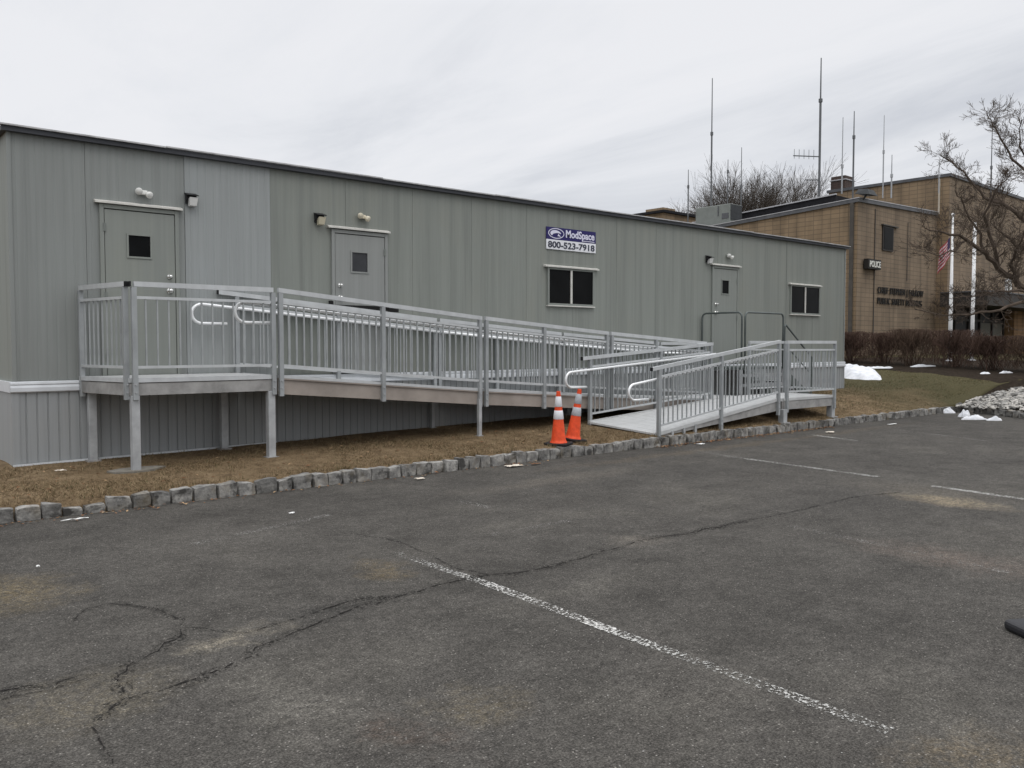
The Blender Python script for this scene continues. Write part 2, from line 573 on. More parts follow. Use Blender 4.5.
def thing(name, label, cat, loc, group=None, rz=0.0):
    o = bpy.data.objects.new(name, None)
    COL.objects.link(o)
    o.empty_display_size = 0.2
    o.location = loc
    o.rotation_euler = (0, 0, rz)
    ROOTLOC[o.name] = Vector(loc)
    return tag(o, label, cat, group)


def settle(o, loc):
    """give a one-mesh thing its origin at loc"""
    loc = Vector(loc)
    o.data.transform(Matrix.Translation(-loc))
    o.location = loc
    return o


def text_mesh(s, size, extrude=0.004, bold=0.0, squeeze=1.0, align='LEFT', spacing=1.0):
    """verts / faces of built-in lettering, standing in the XZ plane and facing -Y"""
    cu = bpy.data.curves.new('lettering', 'FONT')
    cu.body = s
    cu.size = size
    cu.extrude = extrude
    cu.offset = bold
    cu.align_x = align
    cu.space_character = spacing
    cu.resolution_u = 4
    ob = bpy.data.objects.new('lettering', cu)
    me = bpy.data.meshes.new_from_object(ob)
    vs = [(v.co.x * squeeze, -v.co.z, v.co.y) for v in me.vertices]
    fs = [tuple(p.vertices) for p in me.polygons]
    bpy.data.objects.remove(ob)
    bpy.data.curves.remove(cu)
    bpy.data.meshes.remove(me)
    return vs, fs


# ------------------------------------------------------------------ world and light
SUN_EL, SUN_AZ = rad(58), rad(250)     # direction to the sun: azimuth measured from +x towards +y
w = bpy.data.worlds.new('World')
scene.world = w
w.use_nodes = True
nt = w.node_tree
bg = nt.nodes['Background']
sky = node(nt, 'ShaderNodeTexSky', sky_type='NISHITA')
sky.sun_disc = False
sky.sun_elevation = SUN_EL
sky.sun_rotation = rad(90) - SUN_AZ
sky.air_density = 1.0
sky.dust_density = 3.0
tc = node(nt, 'ShaderNodeTexCoord')
sep = node(nt, 'ShaderNodeSeparateXYZ')
nt.links.new(tc.outputs['Generated'], sep.inputs[0])
# cloud layer: project the view direction on a high plane so the clouds flatten towards the horizon
zz = math_n(nt, 'ADD', math_n(nt, 'MAXIMUM', sep.outputs[2], 0.0), 0.12)
cm = node(nt, 'ShaderNodeCombineXYZ')
nt.links.new(math_n(nt, 'DIVIDE', sep.outputs[0], zz), cm.inputs[0])
nt.links.new(math_n(nt, 'DIVIDE', sep.outputs[1], zz), cm.inputs[1])
mp = node(nt, 'ShaderNodeMapping')
mp.inputs['Rotation'].default_value = (0, 0, rad(-40))
mp.inputs['Scale'].default_value = (1.25, 0.5, 1.0)
mp.inputs['Location'].default_value = (4.6, 0.3, 0.0)
nt.links.new(cm.outputs[0], mp.inputs['Vector'])
n1 = noise(nt, mp.outputs[0], 1.0, 8, 0.6, 0.5)
n2 = noise(nt, mp.outputs[0], 0.28, 3, 0.5)
cl = math_n(nt, 'ADD', math_n(nt, 'MULTIPLY', n1, 0.6), math_n(nt, 'MULTIPLY', n2, 0.4))
cloud = ramp(nt, cl, [(0.37, (6.0, 6.2, 6.65)), (0.45, (7.1, 7.25, 7.6)), (0.51, (7.8, 7.9, 8.2)), (0.57, (8.15, 8.2, 8.45))])
# an overcast sky is brightest overhead
zen = ramp(nt, sep.outputs[2], [(0.36, 1.0), (0.95, 2.9)])
cloud = mix(nt, cloud, zen, 1.0, 'MULTIPLY')
col = mix(nt, sky.outputs[0], cloud, 0.93)
nt.links.new(col, bg.inputs['Color'])
bg.inputs['Strength'].default_value = 0.108

sd = bpy.data.lights.new('sun', 'SUN')
sd.energy = 0.5
sd.angle = rad(25)
sd.color = (1.0, 0.96, 0.9)
so = bpy.data.objects.new('sun', sd)
COL.objects.link(so)
to_sun = Vector((math.cos(SUN_AZ) * math.cos(SUN_EL), math.sin(SUN_AZ) * math.cos(SUN_EL), math.sin(SUN_EL)))
so.rotation_euler = to_sun.to_track_quat('Z', 'Y').to_euler()
so.location = (0, 0, 40)

vs_ = scene.view_settings
vs_.view_transform = 'Standard'
vs_.look = 'None'
vs_.gamma = 1
vs_.exposure = 0.0
vs_.use_curve_mapping = False
scene.render.resolution_x = 1024
scene.render.resolution_y = 768
scene.cycles.use_denoising = True
scene.cycles.transparent_max_bounces = 16


# ------------------------------------------------------------------ terrain
def sstep(a, b, x):
    t = max(0.0, min(1.0, (x - a) / (b - a)))
    return t * t * (3 - 2 * t)


def ground(x, y):
    """height of the lawn behind the kerb"""
    xx = max(-8.0, min(x, 36.0))
    inner = 0.157 + 0.0158 * xx + 0.035 * min(max(y + 1.15, 0.0), 1.3) + 0.008 * max(y - 0.15, 0)
    edge = 0.135
    inner += 0.035 * min(max(x - 20.0, 0.0), 8.0)
    t = max(0.0, min(1.0, (y + 2.42) / 1.27))
    t = max(t, sstep(19.6, 22.5, x))
    if y < -2.42 and x > 17:
        xk = 19.4 if y > -2.9 else 19.4 + (y + 2.9) * 0.68
        return 0.13 + 0.09 * max(0.0, min(x - xk, 5.0))
    return edge + (inner - edge) * t


# kerb face line: straight, then a short turn round the gravel bed
KERB = [(-7.0, -2.50), (18.9, -2.46)]
TURN = [(18.9, -2.46), (19.35, -2.55), (19.42, -2.85), (19.2, -3.2), (18.75, -3.85), (18.1, -4.7), (17.4, -5.7)]

mb = MB()
mb.add([(-900, -900, -0.06), (900, -900, -0.06), (900, 900, -0.06), (-900, 900, -0.06)], [(0, 1, 2, 3)])
tag(mb.build('ground', 'far_ground'), kind='structure')

mb = MB()
mb.add([(-40, -60, 0), (60, -60, 0), (60, -1.8, 0), (-40, -1.8, 0)], [(0, 1, 2, 3)])
tag(mb.build('parking_lot', 'asphalt'), 'worn dark grey asphalt parking lot with long cracks and tan stains', None, kind='structure')

# lawn sheet
xs = list(np.arange(-30, 20, 0.25)) + list(np.arange(20, 75, 1.0))
ys = [-2.44, -2.36, -2.25] + list(np.arange(-2.1, 1.0, 0.15)) + list(np.arange(1.0, 70, 1.5))
mb = MB()
vv = []
for y in ys:
    for x in xs:
        j = mnoise.noise(Vector((x * 1.3, y * 1.3, 3.3))) * 0.022 if y > -2.3 else 0.0
        vv.append((x, y, -0.02 if y < -2.43 else ground(x, y) + j))
nx = len(xs)
ff = [(j * nx + i, j * nx + i + 1, (j + 1) * nx + i + 1, (j + 1) * nx + i) for j in range(len(ys) - 1) for i in range(nx - 1)]
mb.add(vv, ff)
tag(mb.build('lawn', 'lawn_soil', smooth=True), kind='structure')

# gravel bed ground (beyond the turn of the kerb)
def bed_edge(y):
    return 19.4 if y > -2.9 else 19.4 + (y + 2.9) * 0.68


mb = MB()
vv = []
NI, NJ = 30, 28
for j in range(NJ + 1):
    y = -2.40 - 5.6 * j / NJ
    for i in range(NI + 1):
        x = bed_edge(y) + 5.5 * (i / NI) ** 1.3
        vv.append((x, y, ground(x, y) - 0.015))
mb.add(vv, [(j * (NI + 1) + i, (j + 1) * (NI + 1) + i, (j + 1) * (NI + 1) + i + 1, j * (NI + 1) + i + 1) for j in range(NJ) for i in range(NI)])
tag(mb.build('gravel_bed', 'mulch', smooth=True), kind='structure')
# mulch bed under the hedge
hd0, hd1 = Vector((25.5, -3.4, 0)), Vector((28.0, 7.2, 0))
hdir = (hd1 - hd0).normalized()
hnrm = Vector((-hdir.y, hdir.x, 0))     # towards the camera


def bed_front(t):
    return 0.9 + 2.3 * (1 - t) ** 1.6 + 0.15 * mnoise.noise(Vector((t * 9, 0, 0)))


mb = MB()
vv = []
N, M_ = 60, 16
for i in range(N + 1):
    t = -0.4 + 1.4 * i / N
    c = hd0 + (hd1 - hd0) * t
    bf = bed_front(max(t, 0.0))
    for k in range(M_ + 1):
        p = c + hnrm * (bf - (bf + 5.5) * k / M_)
        lift = 0.05 if k else -0.02
        vv.append((p.x, p.y, ground(p.x, p.y) + lift))
mb.add(vv, [(i * (M_ + 1) + k, (i + 1) * (M_ + 1) + k, (i + 1) * (M_ + 1) + k + 1, i * (M_ + 1) + k + 1) for i in range(N) for k in range(M_)])
tag(mb.build('planting_bed', 'mulch', smooth=True), kind='structure')

# ------------------------------------------------------------------ kerb of granite blocks
kerb = bpy.data.objects.new('kerb', None)
COL.objects.link(kerb)
tag(kerb, 'low kerb of rough grey granite blocks along the asphalt', None, kind='structure')


def kerb_block(p, q, gap=0.018):
    """one rough block between two points of the kerb's face line"""
    p, q = Vector((*p, 0)), Vector((*q, 0))
    d = (q - p).normalized()
    n = Vector((-d.y, d.x, 0))
    L = (q - p).length - gap
    depth = R.uniform(0.11, 0.15)
    h = 0.14 + R.uniform(-0.013, 0.010)
    skew = R.uniform(-0.012, 0.012)
    lean = R.uniform(-0.012, 0.02)
    nxs, nys, nzs = 5, 3, 4
    mb = MB()
    seed = R.uniform(0, 100)
    idx = {}
    for i in range(nxs + 1):
        for j in range(nys + 1):
            for k in range(nzs + 1):
                if 0 < i < nxs and 0 < j < nys and 0 < k < nzs:
                    continue
                u, vv_, ww = i / nxs, j / nys, k / nzs
                cu, cv, cw = u * 2 - 1, vv_ * 2 - 1, ww * 2 - 1
                # rounded corners
                rr = 1.0
                edge = (abs(cu) > 0.99) + (abs(cv) > 0.99) + (abs(cw) > 0.99)
                sh = {1: 1.0, 2: 0.965, 3: 0.92}[edge]
                pos = p + d * (L * (0.5 + cu * 0.5 * sh)) + n * (depth * (0.5 + cv * 0.5 * sh) + lean * (1 - ww))
                z = -0.03 + (h + 0.03) * (0.5 + cw * 0.5 * sh) + skew * cu * ww
                q_ = Vector((pos.x, pos.y, z))
                nn = Vector((mnoise.noise(q_ * 9 + Vector((seed, 0, 0))), mnoise.noise(q_ * 9 + Vector((0, seed, 0))), mnoise.noise(q_ * 9 + Vector((0, 0, seed)))))
                idx[(i, j, k)] = len(mb.v)
                mb.v.append(q_ + nn * 0.015)

    def quad(a, b, c, e):
        mb.f.append((idx[a], idx[b], idx[c], idx[e]))
        mb.mi.append(0)
    for i in range(nxs):
        for k in range(nzs):
            quad((i, 0, k), (i + 1, 0, k), (i + 1, 0, k + 1), (i, 0, k + 1))
            quad((i + 1, nys, k), (i, nys, k), (i, nys, k + 1), (i + 1, nys, k + 1))
        for j in range(nys):
            quad((i, j, nzs), (i + 1, j, nzs), (i + 1, j + 1, nzs), (i, j + 1, nzs))
    for j in range(nys):
        for k in range(nzs):
            quad((0, j + 1, k), (0, j, k), (0, j, k + 1), (0, j + 1, k + 1))
            quad((nxs, j, k), (nxs, j + 1, k), (nxs, j + 1, k + 1), (nxs, j, k + 1))
    return mb


def polyline_points(pts):
    """walk a polyline in block-sized steps"""
    out = [pts[0]]
    i = 0
    cur = Vector(pts[0])
    while i < len(pts) - 1:
        step = R.uniform(0.17, 0.255)
        rem = step
        while i < len(pts) - 1:
            nxt = Vector(pts[i + 1])
            dl = (nxt - cur).length
            if dl > rem:
                cur = cur + (nxt - cur).normalized() * rem
                out.append(tuple(cur))
                break
            rem -= dl
            cur = nxt
            i += 1
    return out


kerb2 = bpy.data.objects.new('kerb', None)
COL.objects.link(kerb2)
tag(kerb2, 'granite block kerb turning in front of the loose gravel bed', None, kind='structure')
gap_at = on_z(84, 512, 0)
nb = 0
for kk, run in ((kerb, [(-2.2, -2.50), KERB[1]]), (kerb2, TURN[:6])):
    pts = polyline_points(run)
    for a, b in zip(pts[:-1], pts[1:]):
        if abs((a[0] + b[0]) / 2 - gap_at.x) < 0.12:      # a block has sunk here
            o = kerb_block(a, b)
            for p in o.v:
                p.z = p.z * 0.6 - 0.01
            o.build('kerbstone', 'granite', kk)
            continue
        wob = R.uniform(-0.009, 0.009)
        kerb_block((a[0], a[1] + wob), (b[0], b[1] + wob)).build('kerbstone', 'granite', kk)
        nb += 1
print('kerb blocks', nb)


# ------------------------------------------------------------------ markings and cracks
def ribbon(pts, width, z, seed=0, jitter=0.0):
    mb = MB()
    pts = [Vector((p.x, p.y, 0)) for p in pts]
    fine = [pts[0]]
    for a, b in zip(pts[:-1], pts[1:]):
        n = max(1, int((b - a).length / 0.05)) if jitter else 1
        for i in range(1, n + 1):
            fine.append(a.lerp(b, i / n))
    vs = []
    for i, p in enumerate(fine):
        a = fine[max(i - 1, 0)]
        b = fine[min(i + 1, len(fine) - 1)]
        d = (b - a).normalized()
        n = Vector((-d.y, d.x, 0))
        j = mnoise.noise(Vector((p.x * 5, p.y * 5, seed))) * jitter + mnoise.noise(Vector((p.x * 19, p.y * 19, seed))) * jitter * 0.5
        wd = width
        if jitter:
            wd = width * (0.55 + 1.3 * abs(mnoise.noise(Vector((p.x * 3, p.y * 3, seed + 7)))))
            if i in (0, len(fine) - 1):
                wd *= 0.2
        c = p + n * j
        vs += [(*(c - n * wd / 2).xy, z), (*(c + n * wd / 2).xy, z)]
    mb.add(vs, [(2 * i, 2 * i + 2, 2 * i + 3, 2 * i + 1) for i in range(len(fine) - 1)])
    return mb


def pxl(*pp):
    return [on_z(x, y, 0) for x, y in pp]


LINES = [(((395, 553), (487, 584)), 0.085, 'line_worn'), (((487, 584), (615, 632)), 0.09, 'line_paint_good'), (((615, 632), (890, 732)), 0.085, 'line_paint'),
         (((725, 456), (878, 477)), 0.10, 'line_paint'), (((932, 486), (1090, 509)), 0.10, 'line_paint'), (((790, 526), (1010, 573)), 0.09, 'line_faint'),
         (((812, 435), (858, 441)), 0.11, 'line_paint'), (((690, 449), (725, 456)), 0.09, 'line_faint'), (((190, 545), (330, 515)), 0.09, 'line_faint'),
         (((490, 535), (570, 521)), 0.09, 'line_faint'), (((455, 500), (490, 508)), 0.10, 'line_faint'), (((900, 430), (985, 441)), 0.1, 'line_faint')]
for pp, wd, mt in LINES:
    tag(ribbon(pxl(*pp), wd, 0.004).build('parking_line', mt), kind='structure')

CR = [([(-10, 692), (40, 686), (75, 678), (98, 675)], 0.016), ([(115, 678), (122, 688), (130, 698), (160, 690), (195, 680), (225, 668), (252, 657), (255, 648), (285, 637), (330, 618), (360, 606), (400, 597), (440, 585), (487, 575), (510, 573), (560, 565), (600, 553), (640, 541), (700, 531), (745, 521), (790, 513)], 0.020),
      ([(130, 698), (112, 712), (90, 724)], 0.014), ([(122, 688), (119, 676), (130, 667), (150, 655), (175, 640), (184, 628), (182, 622)], 0.014),
      ([(240, 634), (275, 625), (310, 615), (340, 604), (380, 597), (400, 597)], 0.02), ([(184, 628), (215, 631), (245, 634)], 0.01),
      ([(70, 622), (90, 608), (112, 603), (140, 607), (165, 612), (182, 622)], 0.009), ([(90, 724), (105, 745), (118, 765)], 0.014),
      ([(1, 700), (50, 690), (98, 676)], 0.01), ([(487, 575), (460, 570), (425, 552), (395, 541), (350, 533)], 0.007), ([(790, 513), (850, 498), (900, 492)], 0.010)]
for i, (pp, wd) in enumerate(CR):
    tag(ribbon(pxl(*pp), wd * 0.72, 0.0035 + 0.0001 * i, i, 0.035).build('asphalt_crack', 'crack'), kind='structure')
    tag(ribbon(pxl(*pp), wd * 7, 0.0015 + 0.0001 * i, i, 0.035).build('asphalt_crack', 'crack_crumble'), kind='structure')


# ------------------------------------------------------------------ modular office
L, H0, HT = 18.6, 1.165, 4.03
off = thing('modular_office', 'long low grey green modular office trailer with white skirting band', 'modular building', (9.3, 0, 0.2))
DEPTH = 7.2
mb = MB()
mb.box((0.02, 0.015, 0.0), (L - 0.02, DEPTH, HT + 0.03))
mb.build('body', 'seam_dark', off)


def ribs(x0, x1, z0, z1, pitch, gw, gd, y=0.0):
    """sheet siding with narrow grooves, drawn as a folded strip"""
    mb = MB()
    prof = [(x0, y)]
    x = x0 + pitch * 0.6
    while x < x1 - gw * 1.5:
        prof += [(x - gw, y), (x - gw * 0.4, y + gd), (x + gw * 0.4, y + gd), (x + gw, y)]
        x += pitch
    prof.append((x1, y))
    n = len(prof)
    mb.add([(px, py, z0) for px, py in prof] + [(px, py, z1) for px, py in prof], [(i, i + 1, n + i + 1, n + i) for i in range(n - 1)])
    # folded edges back to the frame
    mb.add([(x0, y, z0), (x0, y, z1), (x0, y + 0.02, z1), (x0, y + 0.02, z0)], [(0, 1, 2, 3)])
    mb.add([(x1, y, z0), (x1, y + 0.02, z0), (x1, y + 0.02, z1), (x1, y, z1)], [(0, 1, 2, 3)])
    return mb


seams = [0.0, 0.81, 1.99, 3.16, 4.33, 5.5, 6.66, 7.85, 8.98, 10.13, 11.28, 12.43, 13.3, 14.19, 15.03, 15.94, 17.1, L]
for i, (a, b) in enumerate(zip(seams[:-1], seams[1:])):
    g = 0.0022
    if i < 2:
        m_, pitch, gw, gd = 'siding_blue', 0.102, 0.014, 0.0032
    elif i == 2:
        m_, pitch, gw, gd = 'siding_new', 0.102, 0.014, 0.0035
    else:
        m_, pitch, gw, gd = 'siding_green', 0.2, 0.008, 0.0012
    yy = R.uniform(-0.004, 0.002) if i > 2 else (-0.006 if i == 2 else 0.0)
    ribs(a + g, b - g, H0 - 0.02, HT, pitch, gw, gd, yy).build('wall_panel', m_, off)
# end wall at the near end, and the far end
mb = MB()
mb.box((-0.008, -0.002, H0 - 0.02), (0.019, DEPTH, HT))
mb.build('end_wall', 'siding_green', off)
mb = MB()
mb.box((L - 0.019, -0.002, H0 - 0.02), (L + 0.008, DEPTH, HT))
mb.build('end_wall', 'siding_green', off)
for xa, xb in ((-0.014, 0.03), (L - 0.03, L + 0.014)):
    mb = MB()
    mb.box((xa, -0.016, H0), (xb, -0.008, HT))
    mb.build('corner_trim', 'siding_blue', off)
# roof edge
mb = MB()
mb.box((-0.07, -0.075, HT - 0.005), (L + 0.07, -0.012, HT + 0.048))
mb.box((-0.07, -0.012, HT - 0.005), (-0.012, DEPTH, HT + 0.048))
mb.box((L + 0.012, -0.012, HT - 0.005), (L + 0.07, DEPTH, HT + 0.048))
mb.build('fascia', 'fascia', off)
mb = MB()
x = -0.11
while x < L + 0.05:
    x2 = min(x + R.uniform(1.8, 3.2), L + 0.09)
    z = HT + 0.062 + R.uniform(-0.006, 0.006)
    mb.bar((x, -0.06, z), (x2, -0.06, HT + 0.062 + R.uniform(-0.006, 0.006)), 0.08, 0.018)
    x = x2 + 0.003
mb.build('roof_edge_strip', 'roof_edge', off)
mb = MB()
mb.add([(-0.06, -0.02, HT + 0.047), (L + 0.06, -0.02, HT + 0.047), (L + 0.06, DEPTH / 2, HT + 0.15), (-0.06, DEPTH / 2, HT + 0.15), (L + 0.06, DEPTH, HT + 0.047), (-0.06, DEPTH, HT + 0.047)],
       [(0, 1, 2, 3), (3, 2, 4, 5)])
mb.build('roof', 'roof_membrane', off)
# white band and skirting
mb = MB()
prof = [(-0.012, H0 + 0.012), (-0.035, H0 + 0.004), (-0.04, H0 - 0.02), (-0.032, H0 - 0.03), (-0.045, H0 - 0.06), (-0.045, H0 - 0.105), (-0.03, H0 - 0.118), (0.0, H0 - 0.118)]
n = len(prof)
mb.add([(-0.04, y, z) for y, z in prof] + [(L + 0.04, y, z) for y, z in prof], [(i + 1, i, n + i, n + i + 1) for i in range(n - 1)])
mb.box((-0.044, -0.03, H0 - 0.115), (-0.008, DEPTH, H0 + 0.008))
mb.box((L + 0.008, -0.03, H0 - 0.115), (L + 0.044, DEPTH, H0 + 0.008))
mb.build('white_band', 'trim_white', off)
mb = ribs(0.05, L - 0.02, 0.0, H0 - 0.11, 0.115, 0.010, 0.011, -0.012)
mb.build('skirt', 'skirt', off)
mb = MB()
mb.box((-0.03, -0.022, 0.0), (0.05, 0.0, H0 - 0.12))
mb.box((-0.03, 0.0, 0.0), (-0.005, DEPTH, H0 - 0.12))
mb.build('skirt_corner', 'skirt', off)
mb = MB()
mb.box((L - 0.02, -0.022, 0.0), (L + 0.03, 0.0, H0 - 0.12))
mb.box((L + 0.005, 0.0, 0.0), (L + 0.03, DEPTH, H0 - 0.12))
mb.build('skirt_corner', 'skirt', off)
mb = MB()
mb.bar((-0.03, -0.04, 0.205), (3.2, -0.04, 0.245), 0.02, 0.022)
mb.build('skirt_rail', 'trim_white', off)


def door(x0, x1, z1, mat, win, knob_right, hinge_right):
    z0 = H0 + 0.03
    mb = MB()
    t = 0.05
    mb.box((x0, -0.035, z0 - 0.02), (x0 + t, 0.0, z1))
    mb.box((x1 - t, -0.035, z0 - 0.02), (x1, 0.0, z1))
    mb.box((x0 + t + 0.001, -0.035, z1 - t), (x1 - t - 0.001, 0.0, z1))
    fr = mb.build('door_frame', mat, off, bevel=0.004)
    mb = MB()
    mb.box((x0 + t, -0.009, z0 - 0.01), (x1 - t, 0.0, z1 - t))
    mb.build('door_gap', 'dark_void', fr)
    wx0, wx1, wz0, wz1 = win
    a, b, c, d = x0 + t + 0.008, x1 - t - 0.008, z0, z1 - t - 0.012
    mb = MB()
    for (p, q) in (((a, c), (wx0, d)), ((wx1, c), (b, d)), ((wx0, c), (wx1, wz0)), ((wx0, wz1), (wx1, d))):
        mb.box((p[0], -0.026, p[1]), (q[0], -0.012, q[1]))
    dr = mb.build('door', mat, off)
    mb = MB()
    f = 0.022
    mb.box((wx0 - f, -0.037, wz0 - f), (wx0, -0.027, wz1 + f))
    mb.box((wx1, -0.037, wz0 - f), (wx1 + f, -0.027, wz1 + f))
    mb.box((wx0 + 0.001, -0.037, wz0 - f), (wx1 - 0.001, -0.027, wz0))
    mb.box((wx0 + 0.001, -0.037, wz1), (wx1 - 0.001, -0.027, wz1 + f))
    mb.build('window_frame', mat, dr)
    mb = MB()
    mb.box((wx0 - 0.004, -0.020, wz0 - 0.004), (wx1 + 0.004, -0.014, wz1 + 0.004))
    mb.build('window_pane', 'glass' if x0 < 3 or x0 > 10 else 'glass_grey', dr)
    kx = b - 0.07 if knob_right else a + 0.07
    for kz, rr in ((2.47, 0.026), (2.29, 0.032)):
        mb = MB()
        mb.tube([(kx, -0.026, kz), (kx, -0.034, kz), (kx, -0.036, kz), (kx, -0.065, kz), (kx, -0.075, kz), (kx, -0.09, kz)], [rr * 1.25, rr * 1.25, rr * 0.6, rr * 0.6, rr, rr * 0.7], 12)
        mb.build('door_knob', 'knob', dr, smooth=True)
    hx = b + 0.006 if hinge_right else a - 0.006
    for hz in (z0 + 0.25, z0 + 1.0, d - 0.22):
        mb = MB()
        mb.tube([(hx, -0.036, hz - 0.05), (hx, -0.036, hz + 0.05)], 0.009, 8)
        mb.box((hx - 0.02, -0.038, hz - 0.05), (hx + 0.02, -0.036, hz + 0.05))
        mb.build('hinge', 'hvac', dr)
    return dr


def drip_cap(x0, x1, z, parent=off):
    mb = MB()
    mb.add([(x0, 0, z + 0.04), (x1, 0, z + 0.04), (x1, -0.07, z + 0.018), (x0, -0.07, z + 0.018), (x0, -0.07, z - 0.004), (x1, -0.07, z - 0.004), (x0, 0, z), (x1, 0, z)],
           [(3, 2, 1, 0), (4, 5, 2, 3), (6, 7, 5, 4), (0, 6, 4, 3), (1, 2, 5, 7)])
    mb.build('drip_cap', 'cap_white', parent)


def shrink(mb, x, z, k):
    for v in mb.v:
        v.x, v.y, v.z = x + (v.x - x) * k, v.y * k - 0.002, z + (v.z - z) * k


def wall_pack(x, z, lens, k=0.8):
    mb = MB()
    mb.box((x - 0.085, -0.08, z - 0.02), (x + 0.085, -0.008, z + 0.09))
    mb.box((x - 0.085, -0.06, z - 0.07), (x - 0.05, -0.008, z - 0.02))
    shrink(mb, x, z, k)
    hs = mb.build('wall_light', 'black_plastic', off, bevel=0.008)
    mb = MB()
    mb.add([(x - 0.05, -0.04, z - 0.02), (x + 0.085, -0.04, z - 0.02), (x + 0.085, -0.14, z + 0.03), (x - 0.05, -0.14, z + 0.03),
            (x - 0.04, -0.04, z - 0.11), (x + 0.075, -0.04, z - 0.11), (x + 0.07, -0.11, z - 0.10), (x - 0.035, -0.11, z - 0.10)],
           [(0, 1, 2, 3), (7, 6, 5, 4), (3, 2, 6, 7), (0, 3, 7, 4), (1, 5, 6, 2), (0, 4, 5, 1)])
    shrink(mb, x, z, k)
    mb.build('lens', lens, hs)
    mb = MB()
    mb.add([(x - 0.09, -0.008, z + 0.095), (x + 0.09, -0.008, z + 0.095), (x + 0.09, -0.16, z + 0.05), (x - 0.09, -0.16, z + 0.05),
            (x - 0.09, -0.008, z + 0.11), (x + 0.09, -0.008, z + 0.11), (x + 0.09, -0.165, z + 0.06), (x - 0.09, -0.165, z + 0.06)],
           [(0, 1, 2, 3), (7, 6, 5, 4), (3, 2, 6, 7), (0, 3, 7, 4), (1, 5, 6, 2)])
    shrink(mb, x, z, k)
    mb.build('hood', 'black_plastic', hs)


def twin_lamp(x, z, mat):
    mb = MB()
    mb.box((x - 0.05, -0.04, z - 0.025), (x + 0.05, -0.008, z + 0.03))
    ba = mb.build('emergency_light', mat, off, bevel=0.006)
    for s, dz, tx in ((-1, 0.012, -0.3), (1, -0.03, 0.45)):
        c = Vector((x + s * 0.058, -0.065, z + dz * 0.8))
        d = Vector((tx, -0.75, -0.35)).normalized()
        mb = MB()
        mb.tube([(x + s * 0.03, -0.03, z + 0.01), c - d * 0.03], 0.014, 6)
        mb.tube([c - d * 0.035, c - d * 0.03, c - d * 0.014, c + d * 0.02, c + d * 0.03], [0.014, 0.028, 0.038, 0.044, 0.040], 14)
        mb.build('lamp_head', mat, ba, smooth=True)


door(0.955, 1.905, 3.315, 'door_green', (1.285, 1.545, 2.70, 2.96), True, False)
drip_cap(0.90, 1.945, 3.325)
door(4.085, 5.03, 3.28, 'door_grey', (4.415, 4.675, 2.685, 2.965), False, True)
drip_cap(4.02, 5.06, 3.295)
door(13.08, 14.02, 3.29, 'door_green', (13.42, 13.66, 2.71, 2.99), False, True)
drip_cap(13.03, 14.08, 3.30)
wall_pack(2.06, 3.475, 'lens_white')
wall_pack(3.885, 3.40, 'lens_yellow')
wall_pack(12.93, 3.40, 'lens_white')
twin_lamp(1.47, 3.50, 'lamp_plastic')
twin_lamp(4.60, 3.50, 'lamp_old')
twin_lamp(13.66, 3.52, 'lamp_plastic')
# thin near-black strips across the lower half of the middle door
mb = MB()
mb.box((4.06, -0.05, 2.12), (5.16, -0.038, 2.185))
mb.box((4.02, -0.055, 2.17), (4.09, -0.038, 2.24))
mb.box((5.02, -0.062, 2.10), (5.2, -0.050, 2.19))
mb.build('dark_strip', 'dark_void', off)


def window(x0, x1, z0, z1, cap):
    f = 0.035
    mb = MB()
    mb.box((x0, -0.04, z0), (x0 + f, 0.0, z1))
    mb.box((x1 - f, -0.04, z0), (x1, 0.0, z1))
    mb.box((x0 + f + 0.001, -0.04, z0), (x1 - f - 0.001, 0.0, z0 + f))
    mb.box((x0 + f + 0.001, -0.04, z1 - f), (x1 - f - 0.001, 0.0, z1))
    xm = (x0 + x1) / 2
    fr = mb.build('window', 'door_green', off)
    mb = MB()
    mb.box((x0 + f, -0.016, z0 + f), (xm - 0.02, -0.008, z1 - f))
    mb.build('window_pane', 'glass', fr)
    mb = MB()
    mb.box((xm + 0.02, -0.022, z0 + f), (x1 - f, -0.012, z1 - f))
    mb.build('window_pane', 'glass', fr)
    mb = MB()
    mb.box((xm - 0.02, -0.036, z0 + f + 0.001), (xm + 0.02, -0.006, z1 - f - 0.001))
    mb.build('mullion', 'cap_white', fr)
    mb = MB()
    mb.box((x0 - 0.01, -0.05, z0 - 0.02), (x1 + 0.01, -0.006, z0 - 0.001))
    mb.build('sill', 'cap_white', fr)
    drip_cap(cap[0], cap[1], z1 + 0.005, fr)


window(8.33, 9.50, 2.31, 2.98, (8.25, 9.60))
window(16.08, 17.38, 2.33, 3.02, (16.02, 17.42))

# company sign on the wall
sg = thing('company_sign', 'blue and white company sign with telephone number above a trailer window', 'sign', (8.93, -0.01, 3.34))
X0s, X1s, Zb, Zm, Zt = 8.305, 9.545, 3.30, 3.472, 3.69
mb = MB()
mb.box((X0s, -0.022, Zb), (X1s, -0.011, Zm))
mb.build('number_panel', 'sign_white', sg)
mb = MB()
mb.box((X0s, -0.022, Zm + 0.001), (X1s, -0.011, Zt))
mb.build('name_panel', 'sign_blue', sg)


def put_text(s, x, y, z, width, size, mat, name, parent, bold=0.0, ext=0.003, spacing=1.0):
    vs, fs = text_mesh(s, size, ext, bold, spacing=spacing)
    x_min = min(v[0] for v in vs)
    x_max = max(v[0] for v in vs)
    k = width / (x_max - x_min)
    mb = MB()
    mb.add([(x + (v[0] - x_min) * k, y + v[1], z + v[2]) for v in vs], fs)
    return mb.build(name, mat, parent)


